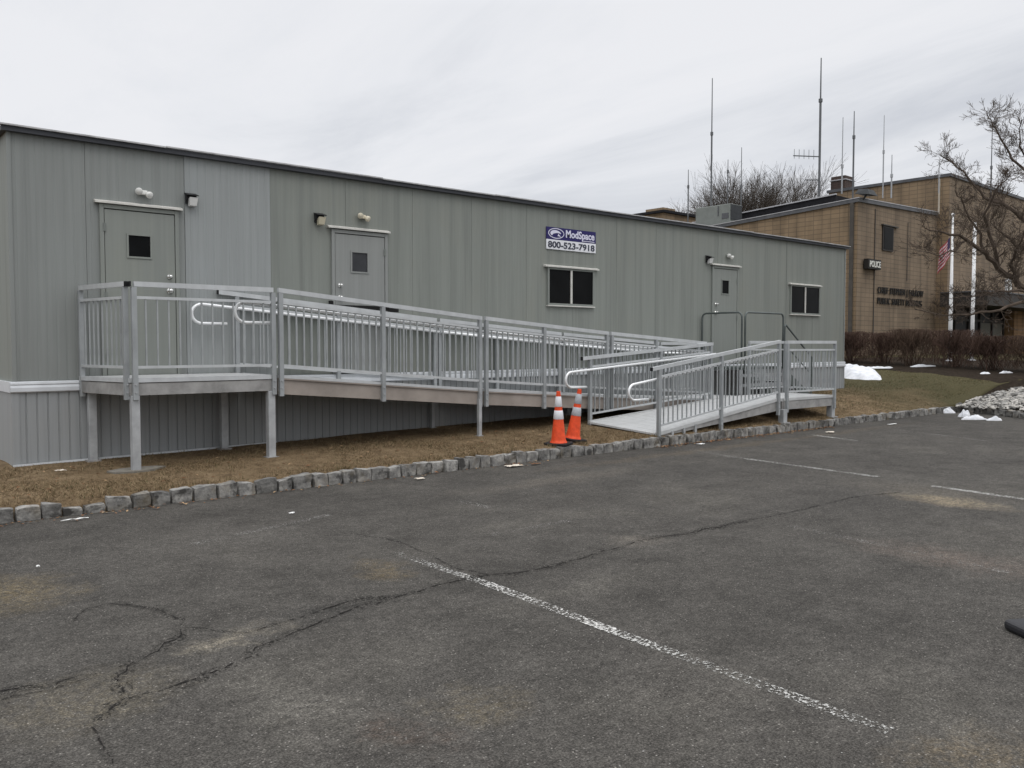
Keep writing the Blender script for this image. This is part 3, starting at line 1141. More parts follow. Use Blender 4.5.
put_text('800-523-7918', X0s + 0.035, -0.0255, Zb + 0.032, 1.17, 0.155, 'sign_ink', 'lettering', sg, 0.0035)
put_text('ModSpace', X0s + 0.47, -0.0255, Zm + 0.062, 0.73, 0.185, 'sign_lilac', 'lettering', sg, 0.0045)
mb = MB()
mb.box((X0s + 0.90, -0.0265, Zm + 0.022), (X0s + 1.20, -0.0225, Zm + 0.034))
mb.build('tagline_rule', 'sign_lilac', sg)
mb = MB()
cx, cz = X0s + 0.235, Zm + 0.112
N = 40
ring = []
for i in range(N):
    a = 2 * math.pi * i / N
    ring.append((cx + 0.195 * math.cos(a), cz + 0.092 * math.sin(a)))
    ring.append((cx + 0.178 * math.cos(a), cz + 0.078 * math.sin(a)))
mb.add([(x, -0.0255, z) for x, z in ring], [(2 * i, 2 * ((i + 1) % N), 2 * ((i + 1) % N) + 1, 2 * i + 1) for i in range(N)])
# swoosh inside the ring: a thick arch that tapers to the right, and a small wedge under it
arc = []
M = 20
for i in range(M + 1):
    t = i / M
    a = math.pi * (1.16 - 1.05 * t)
    w_ = 0.028 * math.sin(math.pi * min(1, 0.18 + t * 0.85)) + 0.012
    arc.append((cx - 0.01 + 0.135 * math.cos(a) - 0.0, cz - 0.022 + 0.058 * math.sin(a) + w_ * 0.6))
    arc.append((cx - 0.01 + (0.135 - w_ * 1.6) * math.cos(a), cz - 0.022 + (0.058 - w_ * 0.9) * math.sin(a)))
mb.add([(x, -0.0258, z) for x, z in arc], [(2 * i, 2 * i + 2, 2 * i + 3, 2 * i + 1) for i in range(M)])
mb.add([(cx + 0.03, -0.0256, cz - 0.045), (cx + 0.11, -0.0256, cz - 0.05), (cx + 0.05, -0.0256, cz - 0.005)], [(0, 1, 2)])
mb.build('emblem', 'sign_lilac', sg)

# ------------------------------------------------------------------ aluminium ramp system
TOP, MID, BOT = 1.055, 0.905, 0.125
BAL_ME = None


def baluster_mesh():
    global BAL_ME
    if BAL_ME is None:
        mb = MB()
        mb.box((-0.0085, -0.0085, BOT), (0.0085, 0.0085, MID))
        me = bpy.data.meshes.new('baluster')
        me.from_pydata([tuple(v) for v in mb.v], [], mb.f)
        me.materials.append(MATS['baluster_metal'])
        BAL_ME = me
    return BAL_ME


def railing(root, p, q, posts, drop=0.25, over=(0.0, 0.0), spacing=0.11, hand=None, hand_ext=(0.0, 0.0), loops=(False, False), cap=(False, False), post_w=0.054, bal_trim=(0.06, 0.06), fallback=1.0, foot_drop=None):
    """p, q: ends of the railing line on the deck; posts: positions 0..1 along it; hand: sideways offset of the pipe handrail"""
    p, q = Vector(p), Vector(q)
    d = q - p
    dl = d.length
    e = d / dl
    flat = Vector((e.x, e.y, 0)).normalized()
    side = Vector((-flat.y, flat.x, 0))
    Z = Vector((0, 0, 1))
    mb = MB()
    mb.bar(p + Z * TOP - e * over[0], q + Z * TOP + e * over[1], 0.05, 0.056)
    mb.bar(p + Z * MID, q + Z * MID, 0.032, 0.032)
    mb.bar(p + Z * BOT, q + Z * BOT, 0.032, 0.030)
    rl = mb.build('railing', 'aluminium', root)
    for k, (on, end, sg_) in enumerate(((cap[0], p + Z * TOP - e * over[0], -1), (cap[1], q + Z * TOP + e * over[1], 1))):
        if on:
            mb = MB()
            mb.bar(end, end + e * sg_ * 0.012, 0.052, 0.059)
            mb.build('end_cap', 'black_plastic', rl)
    for i, t in enumerate(posts):
        c = p + d * t
        dz = drop if foot_drop is None else foot_drop[i]
        mb = MB()
        mb.box((c.x - post_w / 2, c.y - post_w / 2, c.z - dz), (c.x + post_w / 2, c.y + post_w / 2, c.z + TOP - 0.032))
        mb.build('post', 'post_metal', rl)
        if dz > 0.15:
            for zz in (-0.07, -0.16):
                mb = MB()
                mb.tube([(c.x, c.y - post_w / 2, c.z + zz), (c.x, c.y - post_w / 2 - 0.012, c.z + zz)], 0.010, 6)
                mb.build('bolt', 'leg_zinc', rl)
    # balusters between the posts
    me = baluster_mesh()
    rootloc = ROOTLOC[root.name]
    cuts = sorted(set([0.0] + list(posts) + [1.0]))
    for a, b in zip(cuts[:-1], cuts[1:]):
        ln = (b - a) * dl
        n = int(round(ln / spacing)) - 1
        for i in range(1, n + 1):
            c = p + d * (a + (b - a) * i / (n + 1))
            o = bpy.data.objects.new('baluster', me)
            COL.objects.link(o)
            o.parent = rl
            o.location = c - rootloc
    if hand is not None:
        hz = 0.865
        hp = p + side * hand + Z * hz - e * hand_ext[0]
        hq = q + side * hand + Z * hz + e * hand_ext[1]
        path = [hp, hq]

        def loop(end, dirn):
            pts = []
            r = 0.125
            for i in range(0, 13):
                a = math.pi * i / 12
                pts.append(end + dirn * (math.sin(a) * r * 1.05) + Z * (-r + math.cos(a) * r))
            pts.append(end - dirn * 0.33 + Z * (-2 * r))
            return pts
        if loops[0]:
            path = list(reversed(loop(hp, -flat)))[:-1] + path
        if loops[1]:
            path = path + loop(hq, flat)[1:]
        mb = MB()
        mb.tube(path, 0.0205, 10)
        mb.build('handrail', 'pipe_bright', rl, smooth=True)
        mb = MB()
        for i, t in enumerate(posts):
            c = p + d * t
            b1 = c + Z * (hz - 0.02) + side * (0.03 * (1 if hand > 0 else -1))
            b2 = c + Z * (hz - 0.02) + side * hand
            mb.tube([b1, b2, b2 + Z * 0.012], 0.008, 6)
        mb.build('handrail_bracket', 'post_metal', rl)
    return rl


def sheet_deck(mb, quad, t=0.035):
    a = [Vector(c) for c in quad]
    vs = a + [c - Vector((0, 0, t)) for c in a]
    mb.add(vs, [(0, 1, 2, 3), (7, 6, 5, 4), (0, 4, 5, 1), (1, 5, 6, 2), (2, 6, 7, 3), (3, 7, 4, 0)])


def leg(root, x, y, ztop, w_=0.09, foot=True):
    z0 = ground(x, y) - 0.01
    mb = MB()
    mb.box((x - w_ / 2, y - w_ / 2, z0), (x + w_ / 2, y + w_ / 2, ztop))
    o = mb.build('leg', 'leg_zinc', root, bevel=0.004)
    if foot:
        mb = MB()
        mb.box((x - w_ * 0.85, y - w_ * 0.85, z0), (x + w_ * 0.85, y + w_ * 0.85, z0 + 0.022))
        mb.build('foot_plate', 'beam_zinc', o)
    return o


YN, YF = -1.17, -0.09                    # outer and wall-side edges of the long ramp
DZ0 = 1.225
# upper landing at the first door
A0, A1, A2, A3 = (0.96, YN, DZ0), (2.62, YN, DZ0), (2.62, -0.06, DZ0), (0.71, -0.06, DZ0)
pl = thing('entry_platform', 'raised aluminium entry platform on four square legs at the leftmost door', 'platform', (1.7, -0.6, 0.2))
mb = MB()
n = 10
for i in range(n):
    t0, t1 = i / n + 0.0012, (i + 1) / n - 0.0012
    q = []
    for (a, b, t) in ((A0, A3, t0), (A1, A2, t0), (A1, A2, t1), (A0, A3, t1)):
        q.append(Vector(a).lerp(Vector(b), t) - Vector((0, 0, 0.0)))
    sheet_deck(mb, q, 0.05)
mb.build('deck', 'deck', pl)
mb = MB()
for a, b in ((A0, A1), (A1, A2), (A2, A3), (A3, A0)):
    mb.bar(Vector(a) - Vector((0, 0, 0.125)), Vector(b) - Vector((0, 0, 0.125)), 0.045, 0.135)
mb.build('beam', 'beam_zinc', pl)
mb = MB()
for a, b in ((A0, A1), (A3, A0)):
    mb.bar(Vector(a) - Vector((0, 0.0, 0.022)), Vector(b) - Vector((0, 0.0, 0.022)), 0.062, 0.05)
mb.build('edge_strip', 'aluminium', pl)
for x, y in ((0.985, YN + 0.006), (2.60, YN + 0.006), (0.80, -0.12), (2.40, -0.16)):
    leg(pl, x, y, 1.03)
railing(pl, (0.985, YN - 0.03, DZ0), (2.63, YN - 0.03, DZ0), (0.0, 1.0), 0.24, spacing=0.125)
railing(pl, (0.915, YN + 0.05, DZ0), (0.71, -0.08, DZ0), (0.0, 1.0), 0.24, over=(0.03, 0), cap=(True, False), spacing=0.11)
mb = MB()
mb.bar((0.952, YN - 0.03, DZ0 + TOP), (0.940, YN - 0.03, DZ0 + TOP), 0.052, 0.058)
mb.build('end_cap', 'black_plastic', pl)

# a concrete pad under the corner
mb = MB()
mb.prism([(0.74, -1.25), (0.95, -1.30), (1.16, -1.24), (1.34, -1.08), (1.27, -0.98), (1.08, -0.93), (0.86, -0.96), (0.70, -1.07)], 0.12, ground(1, -1.15) + 0.024)
settle(tag(mb.build('concrete_pad', 'concrete_pad'), 'flat cracked concrete pad in the dry grass under a platform leg', 'concrete pad'), (1, -1.1, 0.17))


def ramp_section(x0, z0, x1, z1, label, near_posts, legs, mid_far=True, first=False, near_hand=True):
    rt = thing('ramp_section', label, 'ramp', ((x0 + x1) / 2, (YN + YF) / 2, 0.25), 'aluminium ramp sections')
    a, b = Vector((x0, YN, z0)), Vector((x1, YN, z1))
    c, d = Vector((x1, YF, z1)), Vector((x0, YF, z0))
    mb = MB()
    n = max(6, int((x1 - x0) / 0.2))
    for i in range(n):
        t0, t1 = i / n, (i + 1) / n - 0.0012
        sheet_deck(mb, (a.lerp(b, t0), a.lerp(b, t1), d.lerp(c, t1), d.lerp(c, t0)), 0.04)
    mb.build('deck', 'deck', rt)
    Z = Vector((0, 0, 1))
    for p, q, s in ((a, b, -1), (d, c, 1)):
        mb = MB()
        mb.bar(p - Z * 0.142, q - Z * 0.142, 0.05, 0.185)
        mb.bar(p - Z * 0.04 + Vector((0, s * 0.012, 0)), q - Z * 0.04 + Vector((0, s * 0.012, 0)), 0.07, 0.016)
        mb.build('side_beam', 'beam_brown', rt)
        mb = MB()
        mb.bar(p - Z * 0.012 + Vector((0, s * 0.005, 0)), q - Z * 0.012 + Vector((0, s * 0.005, 0)), 0.066, 0.036)
        mb.build('edge_strip', 'aluminium', rt)
    for (x, y, w_) in legs:
        z = z0 + (z1 - z0) * (x - x0) / (x1 - x0)
        leg(rt, x, y, z - 0.15, w_)
    railing(rt, a + Vector((0.03, -0.05, 0)), b + Vector((-0.03, -0.05, 0)), near_posts, 0.26, over=(0.03, 0.03), hand=0.075, hand_ext=(0.42 if first else 0.0, 0.03), loops=(first, False))
    railing(rt, d + Vector((0.0 if not first else -0.05, 0.03, 0)), c + Vector((-0.03, 0.03, 0)), near_posts, 0.2, over=(0.25 if first else 0.0, 0.03), cap=(first, False), hand=-0.075, hand_ext=(0.50 if first else 0.0, 0.03), loops=(first, False))
    return rt


ramp_section(2.69, 1.222, 5.90, 0.945, 'uppermost sloping ramp section beside the entry platform, passing the middle door', (0.0, 0.47, 1.0), ((5.86, YN - 0.05, 0.055), (5.80, YF, 0.055)), first=True)
ramp_section(5.96, 0.940, 8.62, 0.745, 'middle sloping ramp section behind the two traffic cones', (0.0, 0.45, 1.0), ((8.5, YF, 0.055),))
ramp_section(8.68, 0.740, 11.30, 0.58, 'lower sloping ramp section along the wall, half hidden by the front ramp', (0.0, 0.45, 1.0), ((8.8, YF, 0.055), (11.2, YF, 0.055)))

# level walkway joining the two runs
wk = thing('turn_walkway', 'level aluminium walkway below the far door joining both ramp runs', 'platform', (11.9, -0.65, 0.3))
mb = MB()
sheet_deck(mb, ((11.32, YN, 0.575), (12.62, YN, 0.575), (12.62, YF, 0.575), (11.32, YF, 0.575)), 0.05)
mb.build('deck', 'deck', wk)
mb = MB()
for p, q in (((11.32, YN + 0.02, 0.46), (12.62, YN + 0.02, 0.46)), ((12.6, YN + 0.05, 0.46), (12.6, YF, 0.46)), ((11.32, YF, 0.46), (12.57, YF, 0.46))):
    mb.bar(p, q, 0.05, 0.17)
mb.build('beam', 'beam_zinc', wk)
for x, y in ((12.5, YF - 0.05), (11.5, YF - 0.05)):
    leg(wk, x, y, 0.40, 0.07)
railing(wk, (11.36, YF + 0.03, 0.575), (12.58, YF + 0.03, 0.575), (0.0, 1.0), 0.2, hand=-0.07)

# front ramp: comes back down to the kerb
fr = thing('front_ramp', 'short pale ramp descending to the grass beside the orange cones', 'ramp', (10.2, -1.8, 0.2), 'aluminium ramp sections')
P0, P1 = Vector((8.58, -2.31, 0.185)), Vector((12.02, -2.31, 0.605))
Q0, Q1 = Vector((8.10, -1.30, 0.335)), Vector((12.02, -1.30, 0.605))
mb = MB()
n = 18
for i in range(n):
    t0, t1 = i / n, (i + 1) / n - 0.001
    sheet_deck(mb, (P0.lerp(P1, t0), P0.lerp(P1, t1), Q0.lerp(Q1, t1), Q0.lerp(Q1, t0)), 0.03)
mb.build('deck', 'deck', fr)
Zv = Vector((0, 0, 1))
for p, q, s in ((P0, P1, -1), (Q0, Q1, 1)):
    mb = MB()
    zb0 = p - Zv * 0.06
    vs = []
    y0, y1 = p.y + s * 0.0 - 0.02, p.y + 0.02
    mb.add([(p.x, y0, p.z - 0.06), (q.x, y0, q.z - 0.22), (q.x, y0, q.z - 0.04), (p.x, y0, p.z - 0.03), (p.x, y1, p.z - 0.06), (q.x, y1, q.z - 0.22), (q.x, y1, q.z - 0.04), (p.x, y1, p.z - 0.03)],
           [(0, 1, 2, 3), (7, 6, 5, 4), (0, 4, 5, 1), (1, 5, 6, 2), (2, 6, 7, 3), (3, 7, 4, 0)])
    mb.build('side_beam', 'beam_zinc', fr)
    mb = MB()
    mb.bar(p - Zv * 0.012 + Vector((0, s * 0.012, 0)), q - Zv * 0.012 + Vector((0, s * 0.012, 0)), 0.05, 0.055)
    mb.build('edge_strip', 'deck', fr)
for x, y in ((8.95, -2.335), (9.25, -2.335), (9.55, -2.335), (10.0, -1.3)):
    leg(fr, x, y, 0.185 + (x - 8.58) * 0.122 - 0.02, 0.05, False)
railing(fr, P0 + Vector((0.02, -0.045, 0)), P1 + Vector((-0.04, -0.045, 0)), (0.0, 0.485, 1.0), 0.26, over=(0.18, 0.03), cap=(True, False), hand=0.075, hand_ext=(0.50, 0.05), loops=(True, False), foot_drop=(0.05, 0.26, 0.3), spacing=0.115)
railing(fr, Q0 + Vector((0.05, 0.035, 0)), Q0.lerp(Q1, 0.84) + Vector((0, 0.035, 0)), (0.0, 0.55, 1.0), 0.2, over=(0.19, 0.05), cap=(True, False), hand=-0.075, hand_ext=(0.50, 0.05), loops=(True, False), foot_drop=(0.05, 0.2, 0.25), spacing=0.115)

# turning platform at the far end
tp = thing('turning_platform', 'low aluminium turning platform at the far end of the ramps', 'platform', (13.1, -1.75, 0.25))
T0, T1, T2, T3 = (12.20, -2.31, 0.60), (14.03, -2.31, 0.60), (14.03, -1.18, 0.60), (12.20, -1.18, 0.60)
mb = MB()
n = 8
for i in range(n):
    y0 = -2.31 + 1.13 * i / n
    sheet_deck(mb, ((12.08, y0, 0.60), (14.03, y0, 0.60), (14.03, y0 + 1.13 / n - 0.006, 0.60), (12.08, y0 + 1.13 / n - 0.006, 0.60)), 0.05)
mb.build('deck', 'deck', tp)
mb = MB()
for p, q in ((T0, T1), (T1, T2), (T2, T3), (T3, T0)):
    mb.bar(Vector(p) - Zv * 0.13, Vector(q) - Zv * 0.13, 0.05, 0.155)
mb.build('beam', 'beam_zinc', tp)
mb = MB()
mb.bar(Vector(T0) - Zv * 0.02 - Vector((0, 0.01, 0)), Vector(T1) - Zv * 0.02 - Vector((0, 0.01, 0)), 0.05, 0.05)
mb.build('edge_strip', 'deck', tp)
for x, y in ((12.17, -2.33), (13.97, -2.28), (13.95, -1.25), (12.3, -1.25)):
    leg(tp, x, y, 0.40, 0.12)
railing(tp, (12.26, -2.355, 0.60), (13.96, -2.355, 0.60), (0.0, 1.0), 0.26, over=(0.02, 0.02), spacing=0.115)
railing(tp, (13.99, -2.33, 0.60), (13.99, -1.22, 0.60), (1.0,), 0.26, spacing=0.115)
railing(tp, (14.0, -1.19, 0.60), (12.75, -1.19, 0.60), (1.0,), 0.2, spacing=0.115)

# steel steps at the far door
st = thing('metal_steps', 'dark steel steps and landing with tube hoops at the far door', 'steps', (13.5, -0.55, 0.4))
gz = ground(13.5, -0.5)
mb = MB()
mb.box((12.72, -1.06, 1.10), (14.20, -0.06, 1.15))
mb.build('landing', 'stair_steel', st)
mb = MB()
for zz in (0.95, 0.75, 0.52):
    mb.box((12.76, -1.05, zz), (14.16, -1.0, zz + 0.06))
mb.box((13.45, -1.045, gz - 0.02), (13.5, -0.999, 1.1))
mb.build('support_frame', 'leg_zinc', st)
for x in (12.70, 14.165):
    for y in (-1.045, -0.16):
        mb = MB()
        mb.box((x, y, gz - 0.02), (x + 0.05, y + 0.05, 1.095))
        mb.build('leg', 'leg_zinc', st)
for i in range(4):
    mb = MB()
    x = 14.22 + i * 0.27
    z = 0.98 - i * 0.165
    mb.box((x, -1.02, z - 0.035), (x + 0.28, -0.10, z))
    mb.build('tread', 'leg_zinc', st)
for y in (-1.05, -0.08):
    mb = MB()
    mb.bar((14.2, y, 1.02), (15.36, y, 0.36), 0.04, 0.22)
    mb.build('stringer', 'stair_steel', st)


def hoop(p, q, z0, z1, r=0.02):
    p, q = Vector(p), Vector(q)
    e = (q - p).normalized()
    rc = 0.10
    pts = [Vector((p.x, p.y, z0)), Vector((p.x, p.y, z1 - rc))]
    for i in range(1, 7):
        a = math.pi / 2 * i / 6
        pts.append(p + e * (rc - rc * math.cos(a)) + Zv * (z1 - rc + rc * math.sin(a) - p.z))
    for i in range(0, 7):
        a = math.pi / 2 * i / 6
        pts.append(q - e * (rc - rc * math.sin(a)) + Zv * (z1 - rc + rc * math.cos(a) - q.z))
    pts.append(Vector((q.x, q.y, z0)))
    mb = MB()
    mb.tube(pts, r, 8)
    return mb


hoop((12.72, -0.05, 0), (12.72, -1.03, 0), 1.15, 2.26).build('guard_hoop', 'stair_steel', st, smooth=True)
hoop((12.79, -1.06, 0), (14.16, -1.06, 0), 1.10, 2.26).build('guard_hoop', 'stair_steel', st, smooth=True)
mb = MB()
mb.tube([(14.22, -1.06, 1.0), (14.22, -1.06, 2.0), (14.25, -1.06, 2.03), (14.3, -1.06, 2.0), (15.3, -1.06, 1.33), (15.3, -1.06, 0.45)], 0.02, 8)
mb.tube([(14.22, -1.06, 1.62), (15.3, -1.06, 0.95)], 0.016, 8)
mb.build('stair_rail', 'stair_steel', st)


# ------------------------------------------------------------------ traffic cones
def lathe(mb, prof, n=28, c=(0, 0, 0)):
    vs = []
    for r, z in prof:
        for k in range(n):
            a = 2 * math.pi * k / n
            vs.append((c[0] + r * math.cos(a), c[1] + r * math.sin(a), c[2] + z))
    m = len(prof)
    mb.add(vs, [(i * n + k, i * n + (k + 1) % n, (i + 1) * n + (k + 1) % n, (i + 1) * n + k) for i in range(m - 1) for k in range(n)])
    return mb


def cone(loc, label, tilt, white, rz):
    t = thing('traffic_cone', label, 'traffic cone', loc, 'traffic cones on the grass')
    L0 = Vector(loc)

    def rr(z):
        return 0.116 - (0.116 - 0.030) * (z - 0.03) / 0.70
    mb = lathe(MB(), [(0.134, 0.03), (0.130, 0.042), (0.120, 0.050), (rr(0.08), 0.08), (rr(0.40), 0.40), (rr(0.55), 0.55), (rr(0.725), 0.725), (0.03, 0.735), (0.016, 0.735), (0.013, 0.70)])
    for v in mb.v:
        v += L0
    b = mb.build('cone_body', 'cone_orange', t, smooth=True)
    for z0, z1 in ((0.355, 0.475), (0.525, 0.665)):
        mb = lathe(MB(), [(rr(z0) + 0.001, z0), (rr(z0) + 0.004, z0 + 0.003), (rr(z1) + 0.004, z1 - 0.003), (rr(z1) + 0.001, z1)])
        for v in mb.v:
            v += L0
        mb.build('reflective_collar', white, t, smooth=True)
    mb = MB()
    s = 0.185
    c_ = 0.05
    mb.prism([(-s + c_, -s), (s - c_, -s), (s, -s + c_), (s, s - c_), (s - c_, s), (-s + c_, s), (-s, s - c_), (-s, -s + c_)], 0.0, 0.034)
    for v in mb.v:
        v += L0
    mb.build('base', 'cone_base', t, bevel=0.008)
    t.rotation_euler = (tilt[0], tilt[1], rz)
    return t


c1 = on_z(558.5, 444.8, 0.155)
c2 = on_z(572.5, 440.8, 0.165)
# lean expressed along the camera's right so that the cones stand as they do
k1 = cone((c1.x, c1.y, 0.155), 'upright orange cone with bright white collars, nearer the kerb', (rad(0.5), rad(-1.5), ), 'cone_white', 0.35)
k2 = cone((c2.x, c2.y, 0.172), 'leaning orange cone with dull grey collars, right beside the ramp', (rad(5.5), rad(5.5), ), 'cone_grey', 0.0)

k1.scale = k2.scale = (0.95, 0.95, 1.06)

# ------------------------------------------------------------------ rubber slab at the edge of the lot
mb = MB()
c = on_z(1003, 626, 0)
prof2 = []
c = on_z(1000, 628, 0)
ax = (on_z(1021, 638, 0) - c).normalized()
ay = Vector((-ax.y, ax.x, 0))
poly = []
wdt, ln, rc = 0.22, 1.75, 0.05
for cx_, cy_, a0 in ((rc, wdt - rc, 90), (rc, rc, 180), (ln - rc, rc, 270), (ln - rc, wdt - rc, 0)):
    for i in range(6):
        a = rad(a0 + 90 * i / 5)
        p = c + ax * (cx_ + rc * math.cos(a)) + ay * (cy_ + rc * math.sin(a))
        poly.append((p.x, p.y))
mb.prism(poly, 0.002, 0.055)
rb = mb.build('wheel_stop', 'rubber', bevel=0.018)
settle(tag(rb, 'black rubber wheel stop with a rounded end lying on the asphalt', 'wheel stop'), (c.x, c.y, 0))

# ------------------------------------------------------------------ police building
BX, BY, BR = 34.46, 8.11, rad(1.9)
cb, sb = math.cos(BR), math.sin(BR)


def B(u, v, z):
    return Vector((BX + u * cb - v * sb, BY + u * sb + v * cb, z))


pb = thing('brick_building', 'two storey tan brick public building with flat roofs and lettered wall', 'building', (BX, BY, 0.6), None, BR)


def bbox(u0, v0, z0, u1, v1, z1):
    """a box in the building's own frame (the root carries its rotation)"""
    mb = MB()
    mb.box((BX + u0, BY + v0, z0), (BX + u1, BY + v1, z1))
    return mb


GZ = 0.3
RL = 7.95
def roofz(u, v):
    """the lower roof falls gently to the back and to the near corner"""
    return RL + 0.028 * u - 0.058 * v


def slope_box(u0, v0, u1, v1, za, zb, base=None):
    mb = MB()
    cs = ((u0, v0), (u1, v0), (u1, v1), (u0, v1))
    vs = [(BX + u, BY + v, base if base is not None else roofz(u, v) + za) for u, v in cs] + [(BX + u, BY + v, roofz(u, v) + zb) for u, v in cs]
    return mb.add(vs, [(0, 3, 2, 1), (4, 5, 6, 7), (0, 1, 5, 4), (1, 2, 6, 5), (2, 3, 7, 6), (3, 0, 4, 7)])


slope_box(0, 0.012, 8.6, 15, 0, 0, GZ).build('brick_wall', 'brick_tan', pb)
slope_box(0.01, 0.0, 8.58, 0.011, 0, -0.01, GZ).build('brick_front_wall', 'brick_front', pb)
UC, UV, UZ = 8.6, -0.55, 10.12
bbox(UC + 0.02, UV + 0.012, GZ, 24, 5.9, UZ).build('brick_wall', 'brick_tan', pb)
bbox(UC + 0.03, UV, 4.2, 24, UV + 0.011, UZ - 0.01).build('brick_front_wall', 'brick_front', pb)
# copings
for (u0, v0, u1, v1) in ((-0.08, -0.08, 8.5, 0.22), (-0.08, 0.221, 0.22, 15)):
    co = slope_box(u0, v0, u1, v1, -0.02, 0.14).build('coping', 'coping', pb)
    slope_box(u0 - 0.02, v0 - (0.02 if v0 < 0 else 0), u1, v1, 0.141, 0.175).build('coping_edge', 'coping_light', co)
mb = MB()
for (u0, v0, u1, v1) in ((UC - 0.05, UV - 0.08, 24, UV + 0.22), (UC - 0.05, UV + 0.22, UC + 0.25, 6.9)):
    mb.box((BX + u0, BY + v0, UZ - 0.02), (BX + u1, BY + min(v1, 6.0), UZ + 0.13))
mb.build('coping', 'coping', pb)
slope_box(0.221, 0.221, 8.5, 14.9, 0.005, 0.03).build('roof', 'roof_grey', pb)
bbox(UC + 0.2, UV + 0.2, UZ, 23.9, 5.8, UZ + 0.03).build('roof', 'roof_grey', pb)
# dark monitor roof behind
mb = MB()
mb.add([(BX + u, BY + v, z) for u in (3.0, 8.5) for v, z in ((2.6, RL - 0.4), (11.0, RL - 0.8), (11.0, 8.42), (2.6, 8.92))],
       [(0, 1, 2, 3), (7, 6, 5, 4), (0, 4, 5, 1), (1, 5, 6, 2), (2, 6, 7, 3), (3, 7, 4, 0)])
mo = mb.build('roof_monitor', 'roof_dark', pb)
mb = MB()
mb.bar((BX + 2.98, BY + 2.55, 8.955), (BX + 2.98, BY + 11.05, 8.45), 0.12, 0.06)
mb.build('roof_monitor_edge', 'coping_light', mo)
# rear wing with a small tiled roof
bbox(5.6, 15.1, GZ, 9.5, 18.4, 9.75).build('rear_wing', 'brick_tan', pb)
bbox(5.4, 14.9, 9.751, 9.7, 18.6, 9.9).build('rear_wing_roof', 'roof_dark', pb)
bbox(6.2, 15.6, 9.901, 7.4, 17.0, 10.2).build('rear_wing_penthouse', 'brick_tan', pb)
# chimney
mb = bbox(8.70, 5.0, UZ - 0.05, 9.75, 5.85, UZ + 0.62)
ch = mb.build('chimney', 'brick_dark', pb)
bbox(8.65, 4.95, UZ + 0.621, 9.80, 5.9, UZ + 0.67).build('chimney_cap', 'coping_light', ch)
bbox(8.71, 5.01, UZ + 0.671, 9.74, 5.84, UZ + 0.86).build('chimney_top', 'brick_dark', ch)
# slit window
mb = bbox(2.40, -0.06, 5.98, 3.5, -0.012, 7.12)
wf = mb.build('window', 'canopy', pb)
bbox(2.50, -0.075, 6.05, 3.4, -0.061, 7.05).build('window_pane', 'glass_entry', wf)
bbox(2.3, -0.12, 7.125, 3.9, -0.002, 7.18).build('window_lintel', 'conduit', wf)
# pipes on the corner and along the wall
mb = MB()
mb.box((BX - 0.1, BY + 0.15, GZ), (BX - 0.013, BY + 0.32, RL - 0.03))
mb.build('downpipe', 'conduit', pb)
mb = MB()
mb.tube([(BX + 1.65, BY - 0.03, 0.8), (BX + 1.65, BY - 0.03, 7.8)], 0.022, 6)
mb.tube([(BX + 5.1, BY - 0.03, 4.7), (BX + 5.1, BY - 0.03, 7.5)], 0.015, 6)
mb.build('conduit', 'conduit', pb)
mb = MB()
mb.tube([(BX + UC - 0.05, BY - 0.08, RL + 0.3), (BX + UC - 0.05, BY - 0.08, UZ - 0.1)], 0.05, 6)
mb.build('downpipe', 'pale_pipe', pb)
# floodlights
for (u, v, z) in ((0.35, -0.25, RL + 0.35), (-0.25, 9.6, RL - 0.55)):
    mb = MB()
    mb.bar((BX + u, BY + v + 0.2, z - 0.25), (BX + u, BY + v, z), 0.06, 0.06)
    mb.add([(BX + u - 0.4, BY + v - 0.3, z - 0.1), (BX + u + 0.4, BY + v - 0.3, z - 0.1), (BX + u + 0.45, BY + v + 0.35, z), (BX + u - 0.45, BY + v + 0.35, z),
            (BX + u - 0.3, BY + v - 0.15, z + 0.16), (BX + u + 0.3, BY + v - 0.15, z + 0.16), (BX + u + 0.3, BY + v + 0.25, z + 0.2), (BX + u - 0.3, BY + v + 0.25, z + 0.2)],
           [(3, 2, 1, 0), (4, 5, 6, 7), (0, 1, 5, 4), (1, 2, 6, 5), (2, 3, 7, 6), (3, 0, 4, 7)])
    mb.build('floodlight', 'hvac_dark', pb)
# recessed entrance below the upper block: piers, glass, canopy
bbox(UC + 0.6, UV + 0.02 - 0.03, GZ, 9.4, UV, 4.19).build('brick_pier', 'brick_front', pb)
bbox(16.6, UV - 0.6, GZ, 24, UV, 3.52).build('brick_pier', 'brick_orange', pb)
mb = bbox(9.41, UV - 0.03, GZ, 16.59, UV - 0.001, 4.19)
en = mb.build('entrance_glass', 'glass_entry', pb)
mb = MB()
for u in (9.5, 11.3, 12.9, 14.7, 16.4):
    mb.box((BX + u, BY + UV - 0.10, GZ), (BX + u + 0.14, BY + UV - 0.031, 3.5))
mb.box((BX + 9.45, BY + UV - 0.095, 2.85), (BX + 16.55, BY + UV - 0.032, 2.97))
mb.build('entrance_frame', 'canopy', en)
for u in (13.1, 14.9):
    bbox(u, UV - 0.05, 1.6, u + 1.45, UV - 0.0315, 2.8).build('curtain', 'entry_curtain', en)
mb = bbox(7.75, UV - 2.2, 3.52, 24, UV - 0.001, 4.18)
mb.build('canopy', 'canopy', pb)
bbox(7.70, UV - 2.25, 4.181, 24, UV - 0.002, 4.24).build('canopy_edge', 'coping', pb)
# things fixed to it
ps = thing('police_sign', 'dark box sign with pale POLICE lettering on the brick wall', 'sign', B(0.9, -0.3, 5.3), None, BR)
u0, u1 = 0.55, 1.80
o_ = B(0.9, -0.3, 5.3)


